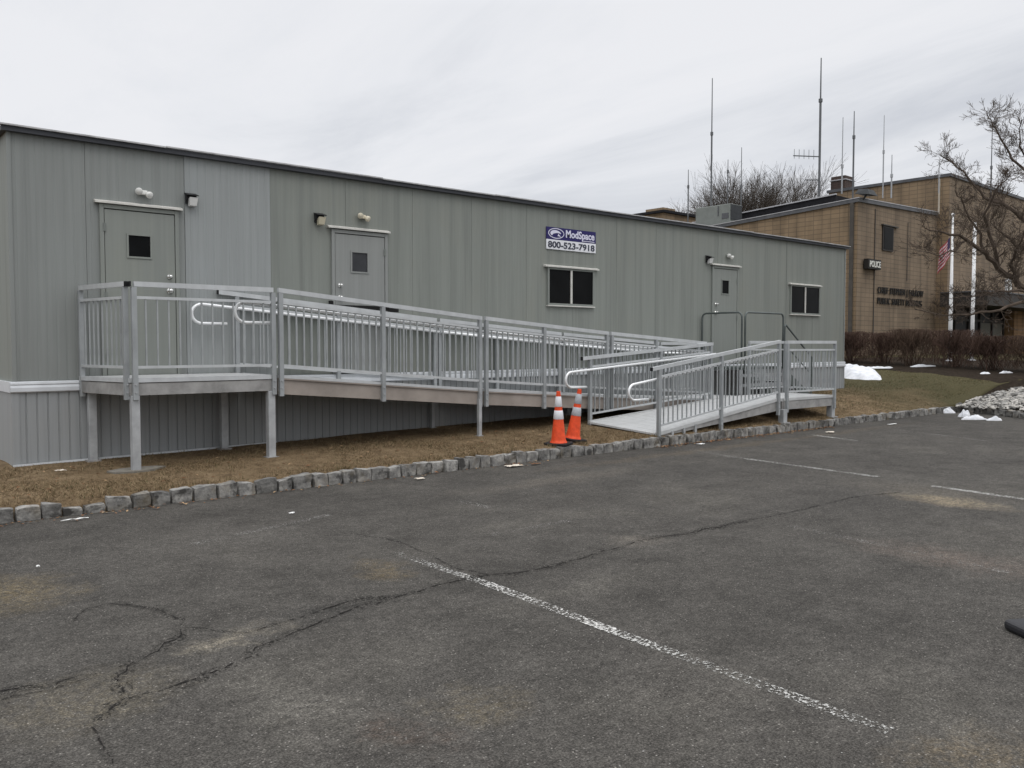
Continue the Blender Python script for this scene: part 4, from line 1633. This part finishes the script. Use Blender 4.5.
def sbox(u0, v0, z0, u1, v1, z1, mat, name, parent):
    """a box in the building's frame but under a thing that has its own turned root"""
    mb = MB()
    mb.box((o_.x + u0 - 0.9, o_.y + v0 + 0.3, z0), (o_.x + u1 - 0.9, o_.y + v1 + 0.3, z1))
    return mb.build(name, mat, parent)


sbox(u0, -0.27, 5.02, u1, -0.05, 5.46, 'letter_dark', 'sign_box', ps)
sbox(u0 + 0.2, -0.05, 5.2, u0 + 0.5, -0.0, 5.4, 'conduit', 'bracket', ps)
put_text('POLICE', o_.x + u0 - 0.9 + 0.1, o_.y - 0.27 + 0.3 - 0.02, 5.11, 1.06, 0.38, 'letter_pale', 'lettering', ps, 0.01, 0.01)
wl = thing('wall_lettering', 'two rows of dark metal letters naming the building on brick', 'lettering', B(1.9, -0.05, 3.6), None, BR)
o2 = B(1.9, -0.05, 3.6)
put_text('CHIEF STEPHEN J FALKOW', o2.x + 0.1, o2.y, 3.99, 4.95, 0.42, 'letter_dark', 'lettering', wl, 0.006, 0.02, 1.25)
put_text('PUBLIC SAFETY BUILDING', o2.x + 0.1, o2.y, 3.5, 4.82, 0.42, 'letter_dark', 'lettering', wl, 0.006, 0.02, 1.25)

# rooftop unit
hv = thing('rooftop_unit', 'grey metal air handling unit standing on the lower roof', 'air conditioner', B(1.6, 8.25, RL + 0.05), None, BR)
o3 = B(1.6, 8.25, RL + 0.05)
mb = MB()
mb.box((o3.x - 0.6, o3.y - 1.0, o3.z - 0.5), (o3.x + 0.45, o3.y + 1.15, o3.z + 0.86))
mb.build('casing', 'hvac', hv, bevel=0.03)
mb = MB()
mb.box((o3.x - 0.58, o3.y - 1.03, o3.z + 0.05), (o3.x + 0.43, o3.y - 1.001, o3.z + 0.83))
mb.build('grille', 'hvac_dark', hv)
mb = MB()
mb.box((o3.x - 0.63, o3.y - 0.3, o3.z + 0.3), (o3.x - 0.601, o3.y - 0.25, o3.z + 0.8))
mb.box((o3.x - 0.62, o3.y - 0.9, o3.z + 0.12), (o3.x - 0.601, o3.y - 0.5, o3.z + 0.4))
mb.build('service_panel', 'coping', hv)


# antennas: (pixel x, bottom, top, depth, kind)
def antenna(px, pb_, pt, Z, label, r=0.05, pale=False, joint=None, yagi=False):
    p, q = at_depth(px, pb_, Z), at_depth(px, pt, Z)
    q = Vector((p.x, p.y, q.z))
    p = Vector((p.x, p.y, p.z - 0.8))
    mt = 'antenna_pale' if pale else 'antenna'
    t = thing('antenna_mast', label, 'antenna', p, 'antennas on the brick building')
    zj = p.z + (q.z - p.z) * (joint or 0.5)
    mb = MB()
    mb.tube([p, Vector((p.x, p.y, zj))], r, 7)
    mb.build('mast', mt, t)
    mb = MB()
    mb.tube([Vector((p.x, p.y, zj - 0.05)), Vector((p.x, p.y, zj + 0.12))], r * 1.7, 7)
    mb.build('coupling', mt, t)
    mb = MB()
    mb.tube([Vector((p.x, p.y, zj + 0.1)), q], [r * 0.75, r * 0.5], 6)
    mb.build('whip', mt, t)
    if yagi:
        k = Vector((-rgt.x, -rgt.y, 0))
        zz = at_depth(px, 157, Z).z
        a = Vector((p.x, p.y, zz))
        mb = MB()
        mb.tube([a, a + k * 1.35 + Zv * 0.05], 0.03, 5)
        for i in range(5):
            b = a + k * (0.3 + i * 0.25) + Zv * (0.01 * i)
            mb.tube([b - Zv * 0.14, b + Zv * 0.34], 0.014, 4)
        mb.build('yagi_array', mt, t)
        zz = at_depth(px, 180, Z).z
        a = Vector((p.x, p.y, zz))
        mb = MB()
        mb.tube([a, a + k * 0.75], 0.03, 5)
        mb.build('side_arm', mt, t)
    return t


antenna(688, 214, 170, 46, 'shortest far left roof antenna, left of the grey rooftop unit', 0.035, joint=0.7)
antenna(711, 210, 80, 45, 'very tall thin roof antenna directly above the grey rooftop unit', 0.045, joint=0.62)
antenna(727.5, 208, 160, 47, 'thin antenna in front of bare trees, right of the tall one', 0.035, joint=0.8)
antenna(741, 205, 148, 46, 'antenna at the right end of the grey rooftop unit', 0.035, joint=0.45)
antenna(819, 196, 60, 44, 'tallest roof mast carrying a small horizontal yagi array', 0.06, joint=0.72, yagi=True)
antenna(842, 178, 118, 44, 'white thin antenna rising from the dark brick chimney', 0.04, True, joint=0.35)
antenna(853, 184, 112, 43.5, 'slender antenna standing just right of the chimney', 0.045, joint=0.7)
antenna(883, 182, 116, 43, 'pale needle antenna on the middle of the upper roof', 0.032, True, joint=0.55)
antenna(891.5, 182, 155, 43, 'stubby antenna with thick sleeve beside the pale needle antenna', 0.04, True, joint=0.5)
antenna(939, 177, 160, 42.5, 'tiny antenna near the corner of the upper roof', 0.03, True, joint=0.5)
antenna(991, 182, 124, 43, 'antenna seen through the branches of the bare tree', 0.035, joint=0.4)


# flag poles and flag
def pole(px, ptop, Z, label, r0, r1):
    t0 = at_depth(px, 345, Z)
    g = ground(t0.x, t0.y)
    ztop = at_depth(px, ptop, Z).z
    t = thing('flag_pole', label, 'flag pole', (t0.x, t0.y, g), 'white flag poles behind the hedge')
    mb = MB()
    mb.tube([(t0.x, t0.y, g - 0.02), (t0.x, t0.y, g + 1.5), (t0.x, t0.y, ztop)], [r0, r0 * 0.95, r1], 10)
    mb.build('shaft', 'flag_pole', t, smooth=True)
    mb = MB()
    lathe(mb, [(0.001, -0.06), (0.05, -0.035), (0.065, 0.0), (0.05, 0.04), (0.001, 0.065)], 10, (t0.x, t0.y, ztop + 0.05))
    mb.build('finial', 'flag_pole', t, smooth=True)
    mb = MB()
    lathe(mb, [(r0 + 0.09, 0.0), (r0 + 0.08, 0.05), (r0 + 0.01, 0.10)], 12, (t0.x, t0.y, g))
    mb.build('base_collar', 'coping_light', t)
    return t0, ztop


fp, fz = pole(950, 217, 31, 'white flag pole that carries the limp striped flag', 0.075, 0.03)
pole(972, 226, 31.5, 'bare white flag pole nearer the entrance canopy', 0.07, 0.06)
k = Vector((-rgt.x, -rgt.y, 0))
zf = at_depth(950, 249, 31).z
mb = MB()
vs, uvs, fs = [], [], []
NU, NV = 16, 10
for j in range(NV + 1):
    for i in range(NU + 1):
        u, v = i / NU, j / NV
        # a limp flag: it sags and folds away from the pole
        dx = 0.08 + 0.42 * u
        dz = -0.55 * (1 - v) - 0.52 * u * (1 + 0.25 * (1 - v)) + 0.16 * v
        dy = 0.10 * math.sin(u * 9 + v * 1.5) * u
        p = Vector((fp.x, fp.y, zf)) + k * dx + Zv * (dz + 0.25) + Vector((fwd.x, fwd.y, 0)) * dy
        vs.append(p)
        uvs.append((u, v))
for j in range(NV):
    for i in range(NU):
        fs.append((j * (NU + 1) + i, j * (NU + 1) + i + 1, (j + 1) * (NU + 1) + i + 1, (j + 1) * (NU + 1) + i))
mb.add(vs, fs)
fl = mb.build('flag', 'flag_cloth', smooth=True)
uvl = fl.data.uv_layers.new(name='UVMap')
for lp in fl.data.loops:
    uvl.data[lp.index].uv = uvs[lp.vertex_index]
settle(tag(fl, 'limp flag with red and white stripes hanging from a white pole', 'flag'), (fp.x, fp.y, zf))

# white box lamp on the canopy
c = B(12.4, UV - 1.6, 4.25)
lb = thing('canopy_light', 'white framed floodlight standing on the dark entrance canopy', 'light', c, None, BR)
mb = MB()
for a, b in (((-0.3, 0, 0), (-0.3, 0, 0.75)), ((0.3, 0, 0), (0.3, 0, 0.75)), ((-0.3, 0, 0.75), (0.3, 0, 0.75))):
    mb.bar(c + Vector(a), c + Vector(b), 0.1, 0.1, (0, 1, 0))
mb.build('frame', 'flag_pole', lb)
mb = MB()
mb.box((c.x - 0.2, c.y - 0.05, c.z + 0.05), (c.x + 0.2, c.y + 0.06, c.z + 0.62))
mb.build('lamp_box', 'letter_pale', lb)


# ------------------------------------------------------------------ trees, hedge
def grow(mb, start, dirn, length, radius, depth, rng, nsides=5, up=0.15, spread=0.65, minr=0.01, kids=(3, 5), shrink=(0.55, 0.8)):
    """one tapered, slightly crooked branch and its children"""
    n = 4 if depth > 1 else 3
    pts = [Vector(start)]
    d = Vector(dirn).normalized()
    rs = [radius]
    for i in range(1, n + 1):
        d = (d + Vector((rng.gauss(0, 0.12), rng.gauss(0, 0.12), rng.gauss(0, 0.08) + up * 0.25))).normalized()
        pts.append(pts[-1] + d * (length / n))
        rs.append(max(minr, radius * (1 - 0.55 * i / n)))
    mb.tube(pts, rs, nsides if depth > 2 else 4 if depth > 1 else 3, caps=False)
    if depth <= 0:
        return
    for _ in range(rng.randint(*kids)):
        t = rng.uniform(0.35, 1.0)
        k = min(n - 1, int(t * n))
        p = pts[k].lerp(pts[k + 1], t * n - k)
        base = (pts[k + 1] - pts[k]).normalized()
        rv = Vector((rng.gauss(0, 1), rng.gauss(0, 1), rng.gauss(0, 0.8)))
        rv = (rv - base * rv.dot(base)).normalized()
        nd = (base + rv * rng.uniform(spread * 0.6, spread * 1.4) + Zv * up).normalized()
        grow(mb, p, nd, length * rng.uniform(*shrink), max(minr, rs[k] * 0.6), depth - 1, rng, nsides, up, spread, minr, kids, shrink)


def far_tree(px, ptop, Z, width, seed, label):
    rng = random.Random(seed)
    b = at_depth(px, 345, Z)
    g = 0.8
    top = at_depth(px, ptop, Z).z
    h = top - g
    t = thing('bare_tree', label, 'tree', (b.x, b.y, g), 'bare trees behind the brick building')
    mb = MB()
    mb.tube([(b.x, b.y, g), (b.x + 0.1, b.y, g + h * 0.2), (b.x, b.y + 0.1, g + h * 0.4)], [0.26, 0.2, 0.15], 8)
    mb.build('trunk', 'bark_far', t, smooth=True)
    mb = MB()
    for i in range(10):
        a = i * 2.4 + rng.uniform(-0.3, 0.3)
        tilt = rng.uniform(0.15, 0.62) * width
        s = Vector((b.x, b.y, g + h * rng.uniform(0.28, 0.42)))
        grow(mb, s, (math.cos(a) * tilt, math.sin(a) * tilt, 1), h * 0.235, 0.07, 4, rng, 5, 0.12, 0.55, 0.0065, (4, 5), (0.62, 0.84))
    mb.build('crown', 'bark_far', t)


far_tree(728, 165, 66, 0.85, 11, 'bare leafless tree behind the grey rooftop unit')
far_tree(779, 160, 66, 0.9, 23, 'bare leafless tree behind the tallest roof mast')
far_tree(694, 200, 70, 0.8, 5, 'small bare tree top at the left end of the brick roof')

# near tree: trunk stands out of frame, its limbs reach in
rng = random.Random(31)
TZ = 20.5
tb = at_depth(1075, 372, TZ)
tr = thing('bare_tree', 'large bare branching tree leaning in front of the brick entrance', 'tree', (tb.x, tb.y, ground(tb.x, tb.y)))


def tp_(px, py, dz=0.0):
    return at_depth(px, py, TZ + dz)


mb = MB()
mb.tube([(tb.x, tb.y, 0.1), tp_(1072, 345), tp_(1066, 318), tp_(1060, 300)], [0.32, 0.25, 0.22, 0.2], 10)
mb.build('trunk', 'bark', tr, smooth=True)
LIMBS = [([(1062, 305), (1040, 298), (1018, 285), (1000, 268), (985, 253), (965, 240), (945, 232), (925, 228)], 0.115, 0.0, -1.2),
         ([(1062, 305), (1050, 260), (1030, 225), (1005, 205), (985, 198), (968, 178), (952, 162), (940, 155)], 0.075, 0, 1.0),
         ([(1060, 300), (1058, 230), (1050, 190), (1030, 175), (1012, 160), (1003, 142), (995, 128), (988, 118)], 0.065, 0, 0.4),
         ([(1030, 175), (1022, 150), (1018, 135), (1022, 120)], 0.035, 0.2, -0.6),
         ([(1000, 268), (990, 235), (985, 215), (995, 190), (1010, 175)], 0.06, 0, -0.8),
         ([(1040, 298), (1020, 303), (1000, 308), (970, 314), (945, 316), (915, 309)], 0.055, -0.5, -1.8),
         ([(985, 253), (975, 225), (962, 205), (955, 190)], 0.045, 0, -0.4),
         ([(1018, 285), (1010, 265), (1022, 240), (1030, 215)], 0.055, 0, -1.2),
         ([(1040, 298), (1025, 292), (1000, 290), (980, 295), (955, 298)], 0.05, -0.4, -1.4),
         ([(965, 240), (955, 250), (940, 255), (925, 252)], 0.035, -0.7, -1.4),
         ([(1050, 260), (1035, 250), (1015, 245), (1000, 230), (990, 222)], 0.06, 0.3, 1.2)]
mb = MB()
for pp, r0, d0, d1 in LIMBS:
    n = len(pp)
    pts = [tp_(x, y, d0 + (d1 - d0) * i / (n - 1)) for i, (x, y) in enumerate(pp)]
    # smooth crooked limb
    fine = []
    for i in range(n - 1):
        for k_ in range(3):
            q = pts[i].lerp(pts[i + 1], k_ / 3)
            fine.append(q + Vector((rng.gauss(0, 0.018), rng.gauss(0, 0.018), rng.gauss(0, 0.018))))
    fine.append(pts[-1])
    m = len(fine)
    rs = [max(0.012, 0.85 * r0 * (1 - 0.88 * i / (m - 1))) for i in range(m)]
    mb.tube(fine, rs, 7, caps=False)
    for i in range(m // 5, m):
        for _q in range(rng.choice((2, 2, 3))):
            base = (fine[min(i + 1, m - 1)] - fine[i - 1]).normalized()
            rv = Vector((rng.gauss(0, 1), rng.gauss(0, 1), rng.gauss(0.4, 0.8))).normalized()
            grow(mb, fine[i], (base * 0.5 + rv).normalized(), rng.uniform(0.16, 0.40), max(0.006, rs[i] * 0.26), 3, rng, 4, 0.14, 0.75, 0.0032, (2, 4), (0.55, 0.85))
mb.build('branches', 'bark', tr)
# bud clusters on the twig tips read as fuzz against the sky


def hedge_mesh(seed, wx, wy, h):
    rng = random.Random(seed)
    mb = MB()
    for i in range(26):
        a = rng.uniform(0, 2 * math.pi)
        tilt = rng.uniform(0.05, 0.75)
        s = Vector((rng.gauss(0, 0.16), rng.gauss(0, 0.12), 0))
        grow(mb, s, (math.cos(a) * tilt * wx, math.sin(a) * tilt * wy, 1), h * rng.uniform(0.5, 0.68), 0.014, 3, rng, 4, 0.10, 0.42, 0.0048, (3, 4), (0.55, 0.8))
    vs = []
    for v in mb.v:                                  # sheared flat on top by the gardener
        z = v.z
        if z > h:
            z = h + (z - h) * 0.12
        vs.append(Vector((v.x, v.y, max(z, 0.0))))
    mb.v = vs
    # dense inner twigs
    for i in range(900):
        x, y = rng.uniform(-wx, wx), rng.uniform(-wy, wy)
        z = rng.uniform(0.08, 0.98) * h
        if (x / wx) ** 2 + (y / wy) ** 2 > 1.0 and rng.random() < 0.6:
            continue
        d = Vector((rng.gauss(0, 0.5), rng.gauss(0, 0.5), 1)).normalized()
        p = Vector((x, y, z))
        q = p + d * rng.uniform(0.15, 0.4)
        q.z = min(q.z, h * rng.uniform(0.98, 1.05))
        p.z = min(p.z, q.z - 0.02)
        mb.tube([p, q], [0.0055, 0.003], 3, caps=False)
    return mb


hm = [hedge_mesh(s, 0.95, 0.8, 1.17) for s in (3, 4, 8)]
hmesh = []
HL = ['gap spaced hedge shrub nearest the trailer end', 'hedge shrub second from the trailer end', 'hedge shrub behind the long snow streak',
      'hedge shrub below the dark wall lettering', 'hedge shrub left of the flag poles', 'hedge shrub in front of the flag poles',
      'hedge shrub below the entrance canopy', 'hedge shrub nearest the gravel bed', 'hedge shrub beside the bare tree trunk']
for i in range(9):
    t = 1 - i / 8
    c = hd0.lerp(hd1, t) + hnrm * (0.1 * math.sin(i * 2.1))
    z = ground(c.x, c.y)
    k_ = i % 3
    if i < 3:
        o = hm[k_].build('hedge_shrub', 'twig_red' if k_ != 1 else 'twig_brown')
        hmesh.append(o.data)
    else:
        o = bpy.data.objects.new('hedge_shrub', hmesh[k_])
        COL.objects.link(o)
    o.location = (c.x, c.y, z + 0.0)
    o.rotation_euler = (0, 0, math.atan2(hdir.y, hdir.x) + (math.pi if i % 2 else 0) + R.uniform(-0.2, 0.2))
    sc_ = R.uniform(0.93, 1.03)
    o.scale = (sc_ * 0.97, sc_, R.uniform(0.9, 1.06))
    tag(o, HL[i], 'hedge shrub', 'bare reddish hedge shrubs')


# ------------------------------------------------------------------ snow
def snow_blob(c, rx, ry, h, seed, name, label, group=None, rot=0.0):
    mb = MB()
    n, m = 40, 14
    rot_m = Matrix.Rotation(rot, 3, 'Z')
    vs = []
    for j in range(m + 1):
        t = j / m
        for i in range(n):
            a = 2 * math.pi * i / n
            er = 1 + 0.30 * mnoise.noise(Vector((math.cos(a) * 1.4, math.sin(a) * 1.4, seed))) + 0.14 * mnoise.noise(Vector((math.cos(a) * 4, math.sin(a) * 4, seed)))
            p = Vector((math.cos(a) * rx * t * er, math.sin(a) * ry * t * er, 0))
            prof_ = (1 - t ** 3.5) * (0.75 + 0.25 * (1 - t))
            bumpz = 1 + 0.75 * mnoise.noise(Vector((p.x * 1.7 / max(rx, 0.3), p.y * 1.7 / max(ry, 0.3), seed + 5))) + 0.4 * mnoise.noise(Vector((p.x * 5 / max(rx, 0.3), p.y * 5 / max(ry, 0.3), seed + 9)))
            p = rot_m @ p
            gx, gy = c[0] + p.x, c[1] + p.y
            gz_ = c[2] if len(c) > 2 else ground(gx, gy) + 0.02
            vs.append((gx, gy, gz_ + h * prof_ * bumpz - (0.015 if j == m else 0)))
    mb.add(vs, [(j * n + i, j * n + (i + 1) % n, (j + 1) * n + (i + 1) % n, (j + 1) * n + i) for j in range(m) for i in range(n)])
    o = mb.build(name, 'snow', smooth=True)
    tag(o, label, 'snow pile', group)
    return settle(o, (c[0], c[1], c[2] if len(c) > 2 else ground(c[0], c[1])))


SG = 'leftover snow piles'
sp = on_z(852, 381, 0.50)
snow_blob((sp.x, sp.y), 0.7, 1.75, 0.27, 3.0, 'snow_pile', 'largest white snow heap on the lawn at the trailer end', SG, rad(-48))
for i, (px, py, rx, ry, lb_) in enumerate(((878, 363.5, 0.10, 0.45, 'thin snow streak at the foot of the hedge'), (923, 370, 0.16, 0.5, 'short snow patch under the middle of the hedge'),
                                           (850, 362.0, 0.2, 0.5, 'snow streak behind the largest snow heap'), (1006, 381, 0.08, 0.2, 'small snow crumb under the hedge by the gravel'),
                                           (985, 380, 0.08, 0.16, 'smallest snow crumb in the mulch'))):
    p = at_depth(px, py, 28.0 if py < 372 else 25.0)
    z = ground(p.x, p.y) + 0.045
    snow_blob((p.x, p.y, z), rx, ry, 0.06, 10.0 + i, 'snow_pile', lb_, SG, rad(48))
for i, (px, py, rx, ry, h_, lb_) in enumerate(((948.5, 413, 0.10, 0.17, 0.12, 'small snow lump against the end of the kerb'), (973, 419.5, 0.08, 0.27, 0.08, 'long lumpy snow remnant on the asphalt by the gravel'),
                                               (994.5, 420.5, 0.08, 0.15, 0.08, 'rounded snow lump on asphalt, right of the long remnant'), (964.5, 417, 0.08, 0.12, 0.15, 'knobby snow lump at the left tip of the long remnant'))):
    p = on_z(px, py, 0.0)
    snow_blob((p.x, p.y, 0.003), rx, ry, h_, 20.0 + i, 'snow_pile', lb_, SG, rad(50))


# ------------------------------------------------------------------ gravel, grass, leaves
def inside(poly, x, y):
    c = False
    j = len(poly) - 1
    for i in range(len(poly)):
        xi, yi = poly[i]
        xj, yj = poly[j]
        if (yi > y) != (yj > y) and x < (xj - xi) * (y - yi) / (yj - yi) + xi:
            c = not c
        j = i
    return c


rng = random.Random(77)
mb = MB()
STONEPOLY = [(19.2, -2.55), (19.5, -2.44), (22.6, -2.44), (24.2, -2.9), (24.5, -7.0), (17.0, -7.0), (17.6, -5.75), (18.3, -4.72), (18.95, -3.85)]
cnt = 0
oct_ = [(1, 0, 0), (0, 1, 0), (-1, 0, 0), (0, -1, 0), (0, 0, 1), (0, 0, -1), (.7, .7, .5), (-.7, .7, .5), (-.7, -.7, .5), (.7, -.7, .5)]
while cnt < 5600:
    x, y = rng.uniform(17, 26), rng.uniform(-7, -2.2)
    if not inside(STONEPOLY, x, y):
        continue
    cnt += 1
    s = rng.uniform(0.03, 0.075)
    mound = 0.16 * max(0.0, 1 - (Vector((x, y)) - Vector((20.9, -4.0))).length / 2.6)
    base = ground(x, y) + 0.12 * mound + rng.uniform(0.0, 0.03)
    rot = Matrix.Rotation(rng.uniform(0, 6.3), 3, 'Z') @ Matrix.Rotation(rng.uniform(-0.6, 0.6), 3, 'X')
    sx, sy, sz = s * rng.uniform(0.8, 1.4), s * rng.uniform(0.7, 1.1), s * rng.uniform(0.5, 0.9)
    mb.cur = rng.choice((0, 0, 1, 2, 2))
    vs = [Vector((x, y, base)) + rot @ Vector((a * sx * rng.uniform(0.8, 1.15), b * sy * rng.uniform(0.8, 1.15), c_ * sz)) for a, b, c_ in oct_]
    mb.add(vs, [(0, 6, 9), (1, 7, 6), (2, 8, 7), (3, 9, 8), (6, 7, 4), (7, 8, 4), (8, 9, 4), (9, 6, 4), (0, 1, 6), (1, 2, 7), (2, 3, 8), (3, 0, 9), (0, 5, 1), (1, 5, 2), (2, 5, 3), (3, 5, 0)])
gv = mb.build('gravel', ['stone_a', 'stone_b', 'stone_c'])
tag(gv, 'loose grey and white stones heaped in the bed behind the kerb', 'gravel', kind='stuff')


def blades(n, region, height, mats, probs, seed, flat=1.0):
    """many small grass blades, one triangle each"""
    rs_ = np.random.RandomState(seed)
    P = region(rs_, n)
    n = len(P)
    a = rs_.uniform(0, 2 * np.pi, n)
    h = height * rs_.uniform(0.45, 1.25, n)
    lean = rs_.normal(0, 0.9 * flat, (n, 2))
    wd = rs_.uniform(0.002, 0.0045, n)
    side = np.stack([np.cos(a), np.sin(a), np.zeros(n)], 1) * wd[:, None]
    tip = P + np.stack([lean[:, 0] * h, lean[:, 1] * h, h], 1)
    V = np.concatenate([P - side, P + side, tip], 1).reshape(-1, 3)
    me = bpy.data.meshes.new('grass')
    me.vertices.add(3 * n)
    me.vertices.foreach_set('co', V.ravel())
    me.loops.add(3 * n)
    me.loops.foreach_set('vertex_index', np.arange(3 * n))
    me.polygons.add(n)
    me.polygons.foreach_set('loop_start', np.arange(0, 3 * n, 3))
    me.polygons.foreach_set('loop_total', np.full(n, 3))
    for m_ in mats:
        me.materials.append(MATS[m_])
    me.polygons.foreach_set('material_index', rs_.choice(len(mats), n, p=probs))
    me.update()
    me.validate()
    return me


def strip_region(x0, x1, y0, y1, bias=1.0):
    def f(rs_, n):
        x = x0 + (x1 - x0) * rs_.uniform(0, 1, n) ** bias
        y = rs_.uniform(y0, y1, n)
        keep = []
        out = []
        for i in range(n):
            # patchy thatch: thinner cover close to the wall and in bare spots
            d = mnoise.noise(Vector((x[i] * 1.1, y[i] * 1.6, 9.0)))
            if d < -0.18 and rs_.uniform() < 0.6:
                continue
            if y[i] > -0.9 and rs_.uniform() < 0.35 + 0.4 * (y[i] + 0.9):
                continue
            out.append((x[i], y[i], ground(x[i], y[i]) - 0.004))
        return np.array(out)
    return f


me = blades(150000, strip_region(-4, 15, -2.36, 0.0, 1.25), 0.024, ['straw', 'straw_dark', 'grass_green'], [0.55, 0.33, 0.12], 1, 1.5)
g1 = bpy.data.objects.new('dry_grass', me)
COL.objects.link(g1)
tag(g1, 'matted straw coloured winter grass between kerb and trailer', 'grass', kind='stuff')


def tuft_region(rs_, n):
    out = []
    for i in range(n // 14):
        x = rs_.uniform(-3, 14)
        y = rs_.choice((rs_.uniform(-2.36, -2.25), rs_.uniform(-2.36, -0.1)))
        for q in range(14):
            px_, py_ = x + rs_.normal(0, 0.03), max(-2.37, y + rs_.normal(0, 0.03))
            out.append((px_, py_, ground(px_, py_) - 0.006))
    return np.array(out)


me = blades(9000, tuft_region, 0.06, ['straw', 'straw_dark', 'grass_green'], [0.6, 0.25, 0.15], 4, 0.5)
g3 = bpy.data.objects.new('grass_tufts', me)
COL.objects.link(g3)
tag(g3, 'longer tufts of dead grass along the kerb', 'grass', kind='stuff')


def lawn_region(rs_, n):
    x = rs_.uniform(14, 31, n)
    y = rs_.uniform(-2.36, 8, n)
    out = []
    for i in range(n):
        p = Vector((x[i], y[i], 0)) - hd0
        tt = max(0.0, min(1.0, p.dot(hdir) / (hd1 - hd0).length))
        if p.dot(hnrm) < bed_front(tt) - 0.1 + 0.15 * mnoise.noise(Vector((x[i], y[i], 0))) or (x[i] > 19.4 and y[i] < -2.0):
            continue
        if x[i] < 18.7 and y[i] > 0:
            continue
        out.append((x[i], y[i], ground(x[i], y[i]) - 0.004))
    return np.array(out)


me = blades(90000, lawn_region, 0.036, ['grass_green', 'straw', 'straw_dark'], [0.66, 0.11, 0.23], 2, 1.0)
g2 = bpy.data.objects.new('lawn_grass', me)
COL.objects.link(g2)
tag(g2, 'short olive green lawn grass below the hedge', 'grass', kind='stuff')

# fallen leaves gathered at the kerb
mb = MB()
rng = random.Random(5)
for i in range(900):
    if i < 560:
        x = rng.choice((rng.uniform(-3, 6), rng.uniform(8.3, 13.5), rng.uniform(8.3, 13.5)))
        y = -2.53 - abs(rng.gauss(0, 0.09))
        z = 0.006
    else:
        x, y = rng.uniform(-3, 13), rng.uniform(-2.3, -0.3)
        z = ground(x, y) + 0.014
    s = rng.uniform(0.012, 0.035)
    a = rng.uniform(0, 6.3)
    d = Vector((math.cos(a), math.sin(a), rng.uniform(-0.2, 0.3)))
    n = Vector((-math.sin(a), math.cos(a), rng.uniform(-0.25, 0.25)))
    c = Vector((x, y, z + s * 0.3))
    mb.cur = 0 if rng.random() < 0.65 else 1
    mb.add([c - d * s, c - n * s * 0.5 + Zv * s * 0.2, c + d * s, c + n * s * 0.5 + Zv * s * 0.25], [(0, 1, 2), (0, 2, 3)])
tag(mb.build('fallen_leaves', ['leaf_brown', 'leaf_tan']), 'small brown dead leaves along the kerb', 'leaves', kind='stuff')


def scrap(px, py, z, sx, sy, mat, label, seed):
    c = on_z(px, py, z)
    mb = MB()
    n = 6
    vs = []
    for j in range(n + 1):
        for i in range(n + 1):
            u, v = i / n - 0.5, j / n - 0.5
            e = 1 + 0.5 * mnoise.noise(Vector((u * 3, v * 3, seed)))
            vs.append((c.x + u * sx * e, c.y + v * sy * e, z + 0.012 + 0.018 * abs(mnoise.noise(Vector((u * 4, v * 4, seed + 3)))) + 0.008))
    mb.add(vs, [(j * (n + 1) + i, j * (n + 1) + i + 1, (j + 1) * (n + 1) + i + 1, (j + 1) * (n + 1) + i) for j in range(n) for i in range(n)])
    o = mb.build('litter_scrap', mat)
    sm = o.modifiers.new('thick', 'SOLIDIFY')
    sm.thickness = 0.004
    tag(o, label, 'litter')
    settle(o, (c.x, c.y, z))


scrap(514, 467, 0.0, 0.22, 0.11, 'paper', 'crumpled tan paper scrap on the asphalt beside the kerb', 1)
scrap(536, 465, 0.0, 0.14, 0.05, 'leaf_brown', 'brown cardboard strip against the kerb', 2)
scrap(292, 515, 0.0, 0.05, 0.02, 'paper_white', 'white paper bit on the asphalt near the kerb', 3)
scrap(38, 569, 0.0, 0.022, 0.016, 'paper_white', 'tiny white bit on the asphalt at far left', 4)
scrap(76, 521, 0.0, 0.20, 0.015, 'paper_white', 'thin white plastic strip lying beside the kerb', 5)
scrap(830, 433, 0.0, 0.2, 0.12, 'paper', 'pale torn paper on the asphalt below the turning platform', 6)
scrap(701, 445, 0.0, 0.1, 0.08, 'paper_white', 'small white scrap in the leaves below the front ramp', 7)
scrap(420, 480, 0.0, 0.12, 0.05, 'paper', 'flat tan scrap on the asphalt under the ramp leg', 8)
scrap(892, 425, 0.0, 0.25, 0.05, 'paper_white', 'white sliver on the far asphalt', 9)
scrap(60, 472, 0.2, 0.10, 0.06, 'paper', 'pale scrap in the dry grass by the skirting corner', 10)

# pebbles on the asphalt
mb = MB()
rng = random.Random(9)
for i in range(500):
    px, py = rng.uniform(-20, 1040), 440 + 340 * rng.random() ** 0.7
    p = on_z(px, py, 0)
    if p.y > -2.6:
        continue
    s = rng.uniform(0.002, 0.0045)
    mb.cur = rng.choice((0, 1, 1, 1))
    vs = [p + Vector((a * s * rng.uniform(0.7, 1.3), b * s * rng.uniform(0.7, 1.3), c_ * s * 0.6 + s * 0.3)) for a, b, c_ in oct_]
    mb.add(vs, [(0, 6, 9), (1, 7, 6), (2, 8, 7), (3, 9, 8), (6, 7, 4), (7, 8, 4), (8, 9, 4), (9, 6, 4), (0, 1, 6), (1, 2, 7), (2, 3, 8), (3, 0, 9)])
tag(mb.build('loose_grit', ['stone_a', 'stone_b', 'stone_c']), 'fine pale grit scattered over the asphalt', 'grit', kind='stuff')
